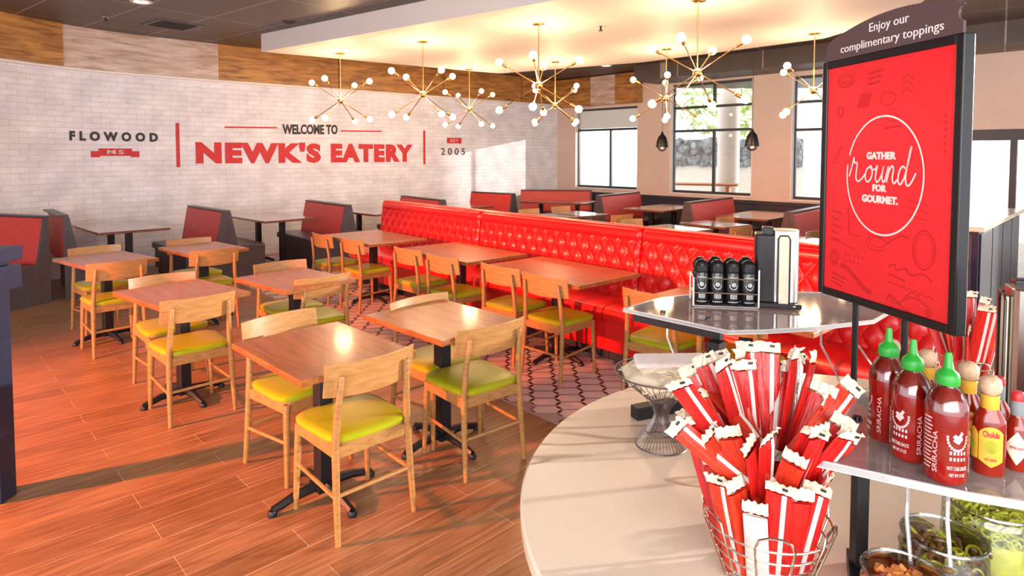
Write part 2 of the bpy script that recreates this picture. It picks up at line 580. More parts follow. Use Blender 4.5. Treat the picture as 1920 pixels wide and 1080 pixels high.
wwbox(m, us, 8.0 * T, 0, CZ, -.22, 0)
structure(m.build('wall_back', M['beige']))
# wainscot on the window wall
m = MB(); wwbox(m, 0.05, 5.5 * T, 0, .80, 0, .03); wwbox(m, .05, 5.5 * T, .80, .86, 0, .07)
structure(m.build('trim_7', M['dark_rail']))
# lowered dark soffit along the windows
m = MB(); wwbox(m, 2.0 * T, 8 * T, 3.22, CZ, 0.0, .9)
structure(m.build('ceiling', M['ceiling']))
# wood band over the first window
m = MB(); wwbox(m, .1, .85 * T, 2.86, 3.5, 0, .3); structure(m.build('trim_8', M['beam']))
m = MB(); wwbox(m, .85 * T + .01, 1.35 * T, 2.86, 3.5, 0, .27); structure(m.build('trim_9', M['beam_pale_glare']))
m = MB(); wwbox(m, 1.35 * T + .01, 1.72 * T, 2.86, 3.5, 0, .3); structure(m.build('trim_10', M['beam']))

def window(i, u0, u1, z0, z1, bars, vbars):
    r = bpy.data.objects.new('window_%d' % i, None); COL.objects.link(r); r['kind'] = 'structure'
    fm = MB(); t = .045
    wwbox(fm, u0, u0 + t, z0, z1, -.16, -.10); wwbox(fm, u1 - t, u1, z0, z1, -.16, -.10)
    wwbox(fm, u0 + t, u1 - t, z0, z0 + t, -.16, -.10); wwbox(fm, u0 + t, u1 - t, z1 - t, z1, -.16, -.10)
    for z in bars: wwbox(fm, u0 + t, u1 - t, z - .025, z + .025, -.158, -.102)
    for (u, a, b) in vbars: wwbox(fm, u - .025, u + .025, a, b, -.156, -.104)
    fm.build('window_frame', M['frame'], r)
    g = MB(); wwbox(g, u0 + t, u1 - t, z0 + t, z1 - t, -.135, -.130); g.build('pane', M['winglass'], r)
    j = MB(); wwbox(j, u0 - .001, u1 + .001, z0 - .03, z0 - .001, -.09, .03); j.build('window_sill', M['white'], r)
    j = MB(); wwbox(j, u0 + .0, u0 + .02, z0, z1, -.10, -.002); wwbox(j, u1 - .02, u1, z0, z1, -.10, -.002); j.build('window_reveal', M['white'], r)
    return r
w1 = window(1, *wins[0], (2.31,), ((1.07 * T, .96, 2.31),))
s_ = MB(); wwbox(s_, wins[0][0] + .05, wins[0][1] - .05, 2.34, 2.76, -.09, -.08); s_.build('roller_shade', M['shade'], w1)
window(2, *wins[1], (2.22, 2.70), ((2.85 * T, .94, 2.22), (2.85 * T, 2.70, 3.18)))
window(3, *wins[2], (2.18, 2.68), ((4.55 * T, .94, 2.18), (4.55 * T, 2.68, 3.14)))
r = bpy.data.objects.new('door_1', None); COL.objects.link(r); r['kind'] = 'structure'
fm = MB(); u0, u1, z0, z1 = door
wwbox(fm, u0, u0 + .06, 0, z1, -.16, -.08); wwbox(fm, u0 + .06, u1, z1 - .16, z1, -.16, -.06)
for k in (1, 2): wwbox(fm, u0 + k * (u1 - u0) / 3 - .04, u0 + k * (u1 - u0) / 3 + .04, 0, z1 - .16, -.16, -.08)
fm.build('door_frame', M['frame'], r)
g = MB(); wwbox(g, u0 + .06, u1, 0.02, z1 - .16, -.125, -.12); g.build('pane', M['winglass'], r)

# vestibule panel seen through the door glass
m = MB(); c_ = ww(6.62 * T, -1.3); m.box((c_.x, c_.y, 1.25), (1.0, .1, 2.5), rz=WANG + R(20))
structure(m.build('wall_vestibule', mat('vestibule_paint', (.62, .50, .28), rough=.7)))

# ---- outside
m = MB().box((14, 26, -.2), (44, 40, .3)); structure(m.build('ground', M['pavement']))
def outside_box(name, c, d, mm, label, cat, rz=R(-46)):
    return tag(MB().box(c, d, rz).build(name, M[mm], bevel=.02), label, cat)
hd = MB()
def hfn(u, v):
    a = Vector((5.2, 23.0)) + Vector((.7, -.72)) * (u * 5.5)
    n = Vector((-.72, -.7))
    return None
hed = root('planter_hedge', 'dark clipped hedge on a pale wall outside the middle window', 'hedge', (7.4, 21.4, 0), R(-20))
MB().box((0, 0, .68), (4.6, .5, 1.35)).build('planter_wall', M['pale'], hed)
hm = MB().box((0, 0, 1.80), (4.6, .6, .9))
for i in range(140):
    hm.sphere((random.uniform(-2.25, 2.25), -.3 + random.uniform(-.05, .05), random.uniform(1.4, 2.22)), random.uniform(.08, .16), 6, 4)
hm.build('foliage', M['hedge'], hed)
tr = root('street_tree', 'pale green leafy tree seen through the middle window', 'tree', (6.6, 19.4, 0))
MB().tube([(0, 0, 0), (.03, .02, 1.4), (-.05, .05, 2.6), (.02, 0, 3.6)], [.16, .13, .11, .05], 8).build('trunk', M['outwood'], tr, smooth=True)
lf = MB()
for i in range(900):
    a = random.uniform(0, 2 * PI); z = random.uniform(-1, 1); rr = random.uniform(.35, 1) ** .5 * 1.5
    q = math.sqrt(1 - z * z)
    p = Vector((rr * q * math.cos(a), rr * q * math.sin(a), 3.3 + z * rr * .8))
    e = Vector((random.uniform(-1, 1), random.uniform(-1, 1), random.uniform(-1, 1))).normalized() * .12
    g = e.cross(Vector((random.uniform(-1, 1), random.uniform(-1, 1), 1))).normalized() * .06
    lf.add([p - e, p + g, p + e, p - g], [(0, 1, 2, 3)])
lf.build('foliage', M['greenery'], tr)
tag(MB().lathe([(.0, 0), (.36, 0), (.36, .25), (.30, .3), (.30, 3.9), (.36, 4.0), (0, 4.0)], (6.15, 17.8, 0), 20).build('porch_column', M['pale'], smooth=True), 'pale round porch column outside the middle window', 'column')
pt = root('picnic_table', 'orange wooden picnic table outside the middle window', 'table', (5.0, 17.0, 0), R(-25))
MB().box((0, 0, .93), (2.2, .7, .05)).build('tabletop', M['outwood'], pt)
MB().box((0, -.75, .5), (2.2, .28, .05)).build('seat_plank', M['outwood'], pt)
for sx in (-.85, .85):
    MB().box((sx, 0, .45), (.08, .6, .90)).build('leg', M['outwood'], pt)
    MB().box((sx, -.55, .44), (.08, .6, .06)).build('seat_support', M['outwood'], pt)

nb = root('sun_blocker', 'added pale building out of view, blocking sun at the right hand windows', 'building', (21.9, 14.0, 0), R(11.5))  # added and unseen: keeps the sun off the middle and right windows
MB().box((0, 0, 4.5), (3, 8.2, 9)).build('wall', M['pale'], nb)
MB().box((0, 0, 9.1), (3.3, 8.5, .25)).build('roof', M['white'], nb)
wn = MB()
for i in range(3):
    for j in range(3):
        MB().box((-1.51, -2.6 + 2.6 * i, 1.6 + 2.8 * j), (.06, 1.3, 1.5)).build('window', M['frame'], nb)

# hexagon tiled strip in front of the banquette
US = Vector((.669, -.743)); UN = Vector((-.743, -.669))
B0 = Vector((1.13, 5.56))
hexo = Vector((.17, 4.06)) - B0
off_strip = hexo.dot(UN)
def bq(s, n): 
    p = B0 + US * s + UN * n
    return p
m = MB()
pp = [bq(-9.0, off_strip), bq(3.6, off_strip), bq(3.6, .45), bq(-4.5, .45), bq(-5.2, .3), bq(-9.0, .3)]
m.prism([tuple(p) for p in pp], 0.0, .004)
structure(m.build('floor', M['hexgrout']))
A_ = .165; side = A_ / math.sqrt(3) * 1.06
hx = MB(); hd_ = MB()
dx = side * 1.5 * 1.18; dy = A_ * .80
def inside(p):
    d = p - B0
    n = d.dot(UN); s = d.dot(US)
    return (.47 < n < off_strip - .07) and (-7.2 < s < 3.2)
for i in range(-60, 60):
    for j in range(-90, 60):
        p = Vector((i * dx - 1.2, j * dy + 6.0 + (dy / 2 if i % 2 else 0)))
        if not inside(p): continue
        rx = side * 1.05; ry = dy * .42
        pts = [(p.x + rx, p.y), (p.x + rx * .55, p.y + ry), (p.x - rx * .55, p.y + ry), (p.x - rx, p.y), (p.x - rx * .55, p.y - ry), (p.x + rx * .55, p.y - ry)]
        hx.add([(x, y, .0055) for x, y in pts], [tuple(range(6))])
        rx2 = rx * .72; ry2 = ry * .55
        for sg in (-1, 1):
            for t in (-1, 1):
                x0, y0 = p.x + sg * rx * .98, p.y + t * .006
                x1, y1 = p.x + sg * rx * .72, p.y + t * ry * .66
                d = Vector((x1 - x0, y1 - y0)).normalized(); nn = Vector((-d.y, d.x)) * .0065
                hd_.add([(x0 - nn.x, y0 - nn.y, .006), (x1 - nn.x, y1 - nn.y, .006), (x1 + nn.x, y1 + nn.y, .006), (x0 + nn.x, y0 + nn.y, .006)], [(0, 1, 2, 3)])
structure(hx.build('floor', M['hexpink'])); structure(hd_.build('floor', M['hexdark']))

# lowered white ceiling panel
cl = [(-3.735, 9.402), (-.252, 11.91), (2.19, 10.45), (4.12, 8.35), (4.3, 6.95), (3.1, 3.0), (.9, 5.95)]
m = MB().prism(cl, UZ, CZ)
structure(m.build('ceiling', M['soffit']))

# ceiling fittings
def downlight(x, y, label, z=CZ, on=True):
    r = root('recessed_downlight', label, 'ceiling light', (x, y, z), group='recessed downlights in the dark ceiling')
    MB().lathe([(.105, -.012), (.12, -.006), (.12, .0)], (0, 0, 0), 24).lathe([(.08, -.004), (.105, -.012)], (0, 0, 0), 24).build('trim_ring', M['white'] if on else M['boothend'], r, smooth=True)
    MB().lathe([(0, -.003), (.08, -.004)], (0, 0, 0), 24).build('lens', M['bulb'] if on else M['vent'], r)
downlight(-4.35, 7.43, 'lit round downlight at the top left of the ceiling')
downlight(-3.01, 8.55, 'unlit dark round downlight beside the white ceiling panel', on=False)
downlight(6.75, 9.1, 'lit round downlight right of the red poster sign', z=CZ)
downlight(1.9, 12.7, 'lit round downlight behind the hanging chandeliers near the wooden beam')
v = root('ceiling_vent', 'square dark air vent with a pale frame in the ceiling', 'vent', (-4.69, 8.75, CZ), R(52))
MB().box((0, 0, -.004), (.60, .60, .008)).build('frame', M['boothend'], v)
sl = MB()
for i in range(7): sl.box((0, -.21 + i * .07, -.012), (.46, .035, .008))
sl.build('louvres', M['vent'], v)
def sprinkler(x, y, z, label):
    r = root('fire_sprinkler', label, 'sprinkler', (x, y, z))
    MB().lathe([(0, -.004), (.04, -.004), (.04, 0)], n=16).build('escutcheon', M['brass'], r)
    MB().tube([(0, 0, -.004), (0, 0, -.05)], .012, 8).lathe([(0, -.052), (.028, -.052), (.028, -.056), (0, -.056)], n=12).build('deflector', M['iron'], r)
sprinkler(1.06, 7.55, UZ, 'small sprinkler head under the white ceiling panel')
sprinkler(-5.3, 8.25, CZ, 'small sprinkler head in the dark ceiling at left')

# navy half wall at the left edge
m = MB().box((-2.62, 3.06, .60), (.20, .10, 1.20)); m.box((-2.60, 3.06, 1.235), (.26, .16, .07)); m.box((-2.60, 3.06, 1.12), (.25, .15, .12))
structure(m.build('wall_partition', M['navy'], bevel=.004))

# ================================================================== WALL LETTERING
def on_wall(vs, s0, z0, off=.004, so=0.0, zslope=0.0):
    out = []
    for x, y, d in vs:
        p = wall_at(s0 + x, off + d)
        out.append((p.x, p.y, z0 + y + zslope * x))
    return out
def wall_text(r, name, txt, s0, s1, z0, z1, mm, bold=0.0, spacing=1.0, depth=.004, slope=0.0, parent_off=.004):
    vs, fs = letters(txt, s1 - s0, z1 - z0, bold, depth, spacing)
    return MB().add(on_wall(vs, s0, z0, parent_off, zslope=slope), fs).build(name, M[mm], r)
def wall_rect(m, s0, s1, z0, z1, off=.0, d=.006, n=6, slope=0):
    vs = []; fs = []
    for i in range(n + 1):
        s = s0 + (s1 - s0) * i / n
        for z in (z0, z1):
            for dd in (off, off + d):
                p = wall_at(s, dd); vs.append((p.x, p.y, z + slope * (s - s0)))
    for i in range(n):
        a = i * 4; b = a + 4
        fs += [(a + 1, b + 1, b + 3, a + 3), (a, b, b + 1, a + 1), (a + 2, a + 3, b + 3, b + 2)]
    return m.add(vs, fs)
r = root('wall_lettering', 'black FLOWOOD lettering over a red MS ribbon on the brick wall', 'sign')
wall_text(r, 'town_letters', 'FLOWOOD', 2.35, 3.52, 1.925, 2.065, 'wall_black', bold=.055, spacing=1.75)
m = MB(); wall_rect(m, 2.72, 3.16, 1.71, 1.82); wall_rect(m, 2.62, 2.74, 1.69, 1.78, d=.004); wall_rect(m, 3.14, 3.26, 1.69, 1.78, d=.004)
m.build('ribbon', M['wall_red'], r)
wall_text(r, 'state_letters', 'MS', 2.83, 3.05, 1.735, 1.80, 'print', bold=.03, spacing=1.3, parent_off=.007)
r = root('wall_lettering', 'large red eatery name under black WELCOME TO on the brick wall', 'sign')
wall_text(r, 'welcome_letters', 'WELCOME TO', 5.47, 6.50, 2.085, 2.265, 'wall_black', bold=.042, slope=.02)
wall_text(r, 'name_letters', "NEWK'S", 4.06, 6.17, 1.58, 1.945, 'wall_red', bold=.065, spacing=1.16)
wall_text(r, 'name_letters', "EATERY", 6.36, 8.12, 1.585, 1.935, 'wall_red', bold=.065, spacing=1.16)
m = MB(); wall_rect(m, 4.51, 5.38, 2.17, 2.195, n=10, slope=.02); m.build('rule', M['wall_red'], r)
m = MB(); wall_rect(m, 6.56, 7.42, 2.16, 2.185, n=10, slope=.015); m.build('rule', M['wall_red'], r)
r = root('wall_lettering', 'small black 2005 numerals under a red EST ribbon at the right', 'sign')
wall_text(r, 'year_letters', '2005', 8.82, 9.45, 1.725, 1.87, 'wall_black', bold=.01, spacing=1.6)
m = MB(); wall_rect(m, 8.97, 9.36, 1.97, 2.09); m.build('ribbon', M['wall_red'], r)
wall_text(r, 'ribbon_letters', 'EST', 9.06, 9.27, 1.995, 2.06, 'print', bold=.02, spacing=1.2, parent_off=.007)
for (s, lab) in ((3.80, 'tall red vertical bar left of the eatery name on the brick'), (8.40, 'tall red vertical bar right of the eatery name on the brick')):
    m = MB()
    wall_rect(m, s - .027, s + .027, 1.53, 2.23, n=1)
    tag(m.build('wall_bar', M['wall_red']), lab, 'sign')

# ================================================================== CHAIRS
def make_chair():
    r = root('dining_chair', 'oak chair', 'chair')
    for sx in (-1, 1):
        MB().tube([(sx * .200, .205, 0), (sx * .192, .195, .25), (sx * .185, .188, .425)], [.0125, .017, .019], 10).build('leg', M['oak'], r, smooth=True)
        MB().tube([(sx * .202, -.215, 0), (sx * .196, -.195, .22), (sx * .190, -.180, .44), (sx * .182, -.188, .58), (sx * .172, -.212, .745), (sx * .171, -.214, .755)],
                  [.0125, .0165, .0185, .0165, .0125, .007], 10).build('leg', M['oak'], r, smooth=True)
        MB().tube([(sx * .197, -.195, .205), (sx * .192, .195, .225)], .0095, 8).build('stretcher', M['oak'], r, smooth=True)
    MB().tube([(-.196, -.196, .215), (.196, -.196, .215)], .0095, 8).build('stretcher', M['oak'], r, smooth=True)
    # seat rail frame
    fr = MB()
    fr.box((0, .185, .405), (.35, .022, .055)); fr.box((0, -.178, .405), (.36, .022, .055))
    fr.box((-.186, .003, .405), (.022, .345, .055)); fr.box((.186, .003, .405), (.022, .345, .055))
    fr.build('seat_frame', M['oak'], r, bevel=.003)
    # board and pad
    def outline(w, d, y0, n=32, p=5.0):
        pts = []
        for i in range(n):
            a = 2 * PI * i / n
            cx = math.copysign(abs(math.cos(a)) ** (2 / p), math.cos(a)); sy = math.copysign(abs(math.sin(a)) ** (2 / p), math.sin(a))
            wy = w * (1 + .06 * sy)
            pts.append((cx * wy, y0 + sy * d))
        return pts
    MB().prism(outline(.212, .205, .008), .433, .443).build('seat_board', M['oak'], r)
    pad = MB(); n = 32
    lv = [(0, .443, .985), (0, .452, 1.0), (0, .464, 1.0), (0, .472, .965), (0, .477, .86), (0, .480, .55), (0, .4805, .2)]
    vs = []; fs = []
    base = outline(.214, .207, .008, n)
    for _, z, k in lv:
        vs += [(x * k, .008 + (y - .008) * k, z) for x, y in base]
    vs.append((0, .008, .4805))
    for i in range(len(lv) - 1):
        for j in range(n):
            j2 = (j + 1) % n
            fs.append((i * n + j, i * n + j2, (i + 1) * n + j2, (i + 1) * n + j))
    for j in range(n): fs.append(((len(lv) - 1) * n + j, (len(lv) - 1) * n + (j + 1) % n, len(vs) - 1))
    pad.add(vs, fs).build('seat', M['lime'], r, smooth=True)
    # curved plywood back
    bk = MB()
    def surf(u, v, o):
        x = (u - .5) * .465
        cv = .045 * (1 - (2 * u - 1) ** 2)
        z = .655 + v * .150 - .010 * (1 - (2 * u - 1) ** 2) * (1 - v)
        y = -.158 - cv - .022 * v + o
        # rounded corners
        return (x, y, z)
    N1, N2 = 20, 5
    for o in (0, .011):
        bk.grid(lambda u, v: surf(u, v, o), N1, N2)
    nv = (N1 + 1) * (N2 + 1)
    def idx(i, j, s): return s * nv + i * (N2 + 1) + j
    for i in range(N1):
        bk.f.append((idx(i, 0, 0), idx(i + 1, 0, 0), idx(i + 1, 0, 1), idx(i, 0, 1)))
        bk.f.append((idx(i, N2, 0), idx(i + 1, N2, 0), idx(i + 1, N2, 1), idx(i, N2, 1)))
    for j in range(N2):
        bk.f.append((idx(0, j, 0), idx(0, j + 1, 0), idx(0, j + 1, 1), idx(0, j, 1)))
        bk.f.append((idx(N1, j, 0), idx(N1, j + 1, 0), idx(N1, j + 1, 1), idx(N1, j, 1)))
    bk.build('backrest', M['oak_ply'], r, smooth=True, bevel=.002)
    return r
chair0 = make_chair()
used = [False]
def chair(x, y, rz, label, group):
    if not used[0]:
        used[0] = True
        chair0.location = (x, y, 0); chair0.rotation_euler = (0, 0, rz); chair0['label'] = label; chair0['group'] = group
        return chair0
    return dup(chair0, (x, y, 0), rz, label, group)
GF = 'oak chairs at the small square tables'; GB = 'oak chairs along the red banquette tables'; GW = 'oak chairs behind the red banquette'
chair(-.77, 2.972, .77, 'nearest oak chair with lime seat, front of the room, its back toward us', GF)
chair(-1.20, 3.455, R(-129), 'oak chair tucked in at the far side of the nearest square table', GF)
chair(-.224, 3.517, .69, 'oak chair with its back toward us right of the nearest chair', GF)
chair(-.47, 3.88, R(-134), 'oak chair at the far side of the table beside the patterned floor', GF)
chair(-2.172, 4.176, .795, 'oak chair with its back toward us at the middle left table', GF)
chair(-2.56, 4.64, R(-136), 'oak chair on the far side of the middle left table', GF)
chair(-1.56, 4.86, .78, 'oak chair with its back toward us at the middle table by the patterned floor', GF)
chair(-1.87, 5.22, R(-136), 'oak chair on the far side of the middle table by the patterned floor', GF)
chair(-3.554, 5.518, .81, 'leftmost oak chair with its back toward us, near the left booth', GF)
chair(-4.06, 6.14, R(-130), 'oak chair on the far side of the leftmost square table', GF)
chair(-3.04, 6.22, .80, 'oak chair with its back toward us at the rear table before the booths', GF)
chair(-3.42, 6.72, R(-133), 'oak chair at the far side of the rear table touching the booths', GF)
A45 = R(-45)
chair(.368, 4.878, A45, 'right oak chair of the pair at the third banquette table', GB)
chair(.02, 5.30, A45, 'left oak chair of the pair at the third banquette table', GB)
chair(-.52, 5.80, A45, 'right oak chair of the pair at the second banquette table', GB)
chair(-.91, 6.26, A45, 'left oak chair of the pair at the second banquette table', GB)
chair(-1.63, 6.94, A45, 'right oak chair of the pair at the farthest banquette table', GB)
chair(-2.10, 7.40, A45, 'left oak chair of the pair at the farthest banquette table', GB)
chair(1.06, 4.29, A45, 'oak chair partly behind the acrylic shelf, left of its pair', GB)
chair(1.43, 3.86, A45, 'oak chair seen below the acrylic shelf behind the packets', GB)
# behind the banquette
chair(1.60, 9.75, R(35), 'oak chair back rising over the banquette, left one', GW)
chair(.98, 11.0, R(-140), 'oak chair on the far side of the left rear dining table, right of two', GW)
chair(.40, 10.45, R(-140), 'oak chair on the far side of the left rear dining table, left of two', GW)
chair(1.82, 8.75, R(-140), 'oak chair far side of the rear table at the banquette middle', GW)
chair(2.85, 8.15, R(35), 'oak chair back rising over the banquette, right one', GW)
chair(3.25, 9.05, R(-140), 'oak chair far side of the rear table near the window booths', GW)
chair(3.75, 7.35, R(-140), 'oak chair just left of the poster sign behind the banquette', GW)

# ================================================================== TABLES
def make_table(w, d, mm, name='dining_table', pads=True, two=False):
    r = root(name, '', 'table')
    MB().box((0, 0, .745), (w, d, .032)).build('tabletop', M[mm], r, bevel=.004)
    ys = (-d / 2 + .30, d / 2 - .30) if two else (0,)
    for yy in ys:
        MB().tube([(0, yy, .05), (0, yy, .722)], .052, 4, sq=True).build('column', M['iron'], r, bevel=.004)
        p = MB()
        for k in range(2):
            p.box((0, yy, .722), (.04, .46, .012), rz=R(45 + 90 * k))
        p.build('mounting_plate', M['iron'], r)
        b = MB()
        b.box((0, yy, .055), (.11, .11, .03))
        for k in range(4):
            a = R(90 * k) if not two else R(90 * k + 45)
            L_ = .27 if not two else .24
            q = Matrix.Rotation(a, 3, 'Z')
            pr = [Vector((.04, 0, .06)), Vector((.16, 0, .052)), Vector((L_ - .05, 0, .036)), Vector((L_, 0, .026))]
            b.tube([tuple(q @ v + Vector((0, yy, 0))) for v in pr], [.026, .022, .020, .018], 6)
        b.build('base', M['iron'], r, smooth=True)
        if pads:
            for k in range(4):
                a = R(90 * k)
                L_ = .27 if not two else .24
                MB().lathe([(0, 0), (.022, 0), (.024, .012), (.016, .026), (0, .03)], (math.cos(a) * L_, yy + math.sin(a) * L_, 0), 10).build('foot_pad', M['iron'], r, smooth=True)
    return r
GS = 'small square wood tables'
t0 = make_table(.60, .76, 'top')
sp = [(-.955, 3.105, .785, 'nearest warm wood table at the front of the room'),
      (-.415, 3.675, .78, 'warm wood table with bright glare beside the patterned floor'),
      (-2.33, 4.375, .92, 'square wood table at middle left, between its two oak chairs'),
      (-1.70, 4.86, .88, 'square wood table in the middle, before the patterned floor'),
      (-3.79, 5.80, .95, 'leftmost square wood table near the left booth'),
      (-3.21, 6.47, .86, 'square wood table farthest back, in front of the wall booths')]
for i, (x, y, a, lab) in enumerate(sp):
    if i == 0:
        t0.location = (x, y, 0); t0.rotation_euler = (0, 0, a); t0['label'] = lab; t0['group'] = GS
    else: dup(t0, (x, y, 0), a, lab, GS)
t1 = make_table(.75, 1.15, 'top', 'banquette_table')
bp = [(-1.64, 7.36, 'farthest banquette table at the left end of the red bench'), (-.51, 6.24, 'second banquette table, reddish wood, before the tufted back'),
      (.385, 5.24, 'third banquette table with its edge toward the marble counter'), (1.525, 4.02, 'nearest banquette table, half hidden by the acrylic shelf')]
for i, (x, y, lab) in enumerate(bp):
    if i == 0: t1.location = (x, y, 0); t1.rotation_euler = (0, 0, R(42)); t1['label'] = lab; t1['group'] = 'tables along the banquette'
    else: dup(t1, (x, y, 0), R(42), lab, 'tables along the banquette')
# booth tables, long way out from the wall
t2 = make_table(.82, 1.40, 'darktop', 'booth_table', pads=False, two=True)
AX = Vector((-.73, .68))
bt = [((-4.82, 7.98), 'booth table between the two leftmost booths on the brick wall', 1.05), ((-3.30, 9.33), 'dark booth table between the second and third brick wall booths', 1.0),
      ((-1.92, 10.35), 'dark booth table behind the left end of the red banquette', 1.0), ((-.62, 11.5), 'booth table near the corner, above the banquette top edge', 1.0)]
for i, ((x, y), lab, k) in enumerate(bt):
    cx, cy = x + AX.x * .70, y + AX.y * .70
    a = math.atan2(AX.y, AX.x) - PI / 2
    if i == 0: t2.location = (cx, cy, 0); t2.rotation_euler = (0, 0, a); t2['label'] = lab; t2['group'] = 'tables between the booths'
    else: dup(t2, (cx, cy, 0), a, lab, 'tables between the booths')
AY = Vector((.69, .72)).normalized()
for (x, y), lab in (((2.30, 11.0), 'bright booth table below the second window'), ((3.50, 9.55), 'pale glaring booth table below the middle window column'), ):
    dup(t2, (x + AY.x * .7, y + AY.y * .7, 0), math.atan2(AY.y, AY.x) - PI / 2, lab, 'tables between the booths')
dup(t2, (.98, 13.0, 0), math.atan2(-.6, 1.35) - PI / 2, 'long corner booth table in front of the corner bench', 'tables between the booths')
# loose rear tables
t3 = make_table(.60, .76, 'darktop')
t3_used = [False]
for (x, y, a, lab) in ((1.12, 10.28, R(35), 'white glaring rear table left, next to the oak chair back'), (.60, 9.85, R(35), 'leftmost rear table just above the banquette edge'),
                       (2.15, 8.22, R(35), 'glaring rear table just over the banquette top edge'), (2.85, 8.75, R(35), 'long white glaring rear table below the window booths'),
                       (3.35, 6.95, R(35), 'rear table seen between napkin dispenser and poster sign')):
    if not t3_used[0]:
        t3_used[0] = True; t3.location = (x, y, 0); t3.rotation_euler = (0, 0, a); t3['label'] = lab; t3['group'] = 'square tables behind the banquette'
    else: dup(t3, (x, y, 0), a, lab, 'square tables behind the banquette')

# ================================================================== RED BANQUETTE
def banquette(s0, s1, label, ends=(False, False)):
    r = root('banquette_bench', label, 'bench', (0, 0, 0), group='sections of the red tufted banquette')
    TP, TZ = .078, .108
    zt, zs = 1.07, .46
    L_ = s1 - s0
    def face(u, v):
        s = s0 + u * L_
        z = zs - .02 + v * (zt - zs + .02)
        n = .10 * (1 - v) + .015
        if v > .97: n -= .012 * (v - .97) / .03
        zz = z
        if z < zt - .105:
            a = (s / TP + (zt - .105 - z) / TZ * 1.0); b = (s / TP - (zt - .105 - z) / TZ * 1.0)
            h = (abs(math.sin(PI * a / 1.0 * .5)) * abs(math.sin(PI * b / 1.0 * .5))) ** .5
            # normalise: creases where a or b even
            n += .025 * h - .008
            # end fade
        else:
            n += .022 * math.sin(PI * min(1, max(0, (zt - z) / .105))) ** .5
        e = min(s - s0, s1 - s)
        if e < .03: n -= (.03 - e) * .9
        p = bq(s, n)
        return (p.x, p.y, z)
    m = MB(); m.grid(face, int(L_ / .0098), 56)
    nb = len(m.v)
    # top roll and rear
    def top(u, v):
        s = s0 + u * L_
        a = v * PI
        p = bq(s, .013 - .065 * (1 - math.cos(a)))
        return (p.x, p.y, zt + .018 * math.sin(a))
    m.grid(top, 20, 8)
    def rear(u, v):
        p = bq(s0 + u * L_, -.117); return (p.x, p.y, zt - v * (zt - .1))
    m.grid(rear, 4, 2)
    for s in (s0 + .001, s1 - .001):
        pl = [bq(s, .10), bq(s, .015), bq(s, -.117), bq(s, -.117)]
        m.add([(pl[0].x, pl[0].y, zs - .02), (pl[1].x, pl[1].y, zt), (pl[2].x, pl[2].y, zt), (pl[3].x, pl[3].y, .1), (bq(s, .1).x, bq(s, .1).y, .1)], [(0, 1, 2, 3, 4)])
    m.build('backrest', M['red'], r, smooth=True)
    bt_ = MB()
    s = math.ceil(s0 / TP) * TP
    row = 0
    for row in range(5):
        z = zt - .105 - row * TZ
        kk = math.ceil(s0 / TP) - 1
        while kk * TP < s1:
            if (kk + row) % 2 == 0 and s0 + .03 < kk * TP < s1 - .03:
                v = (z - (zs - .02)) / (zt - zs + .02)
                p = bq(kk * TP, .10 * (1 - v) + .010)
                bt_.sphere((p.x, p.y, z), .011, 8, 5)
            kk += 1
    bt_.build('tufting_buttons', M['red'], r, smooth=True, kind='stuff')
    # seat pad
    m = MB()
    prof = [(.08, .455), (.30, .468), (.50, .466), (.545, .452), (.560, .42), (.560, .36), (.548, .345)]
    k = 24
    def seat(u, v):
        i = min(int(v * (len(prof) - 1)), len(prof) - 2); t = v * (len(prof) - 1) - i
        n = prof[i][0] + (prof[i + 1][0] - prof[i][0]) * t; z = prof[i][1] + (prof[i + 1][1] - prof[i][1]) * t
        s = s0 + .004 + u * (L_ - .008)
        p = bq(s, n); return (p.x, p.y, z)
    m.grid(seat, 20, len(prof) - 1)
    for s in (s0 + .004, s1 - .004):
        m.add([(bq(s, n).x, bq(s, n).y, z) for n, z in prof] + [(bq(s, .08).x, bq(s, .08).y, .345)], [tuple(range(len(prof) + 1))])
    m.build('seat', M['red'], r, smooth=True)
    m = MB()
    pl = [bq(s0, .0), bq(s1, .0), bq(s1, .535), bq(s0, .535)]
    m.prism([tuple(p) for p in pl], .10, .345); m.build('seat_base', M['red'], r)
    pl = [bq(s0, .0), bq(s1, .0), bq(s1, .47), bq(s0, .47)]
    MB().prism([tuple(p) for p in pl], 0.0, .10).build('plinth', M['carpet'], r)
banquette(-4.39, -2.20, 'far left section of the red tufted banquette')
banquette(-2.195, .05, 'middle section of the red tufted banquette')
banquette(.055, 2.35, 'near right section of the red tufted banquette behind the counter')

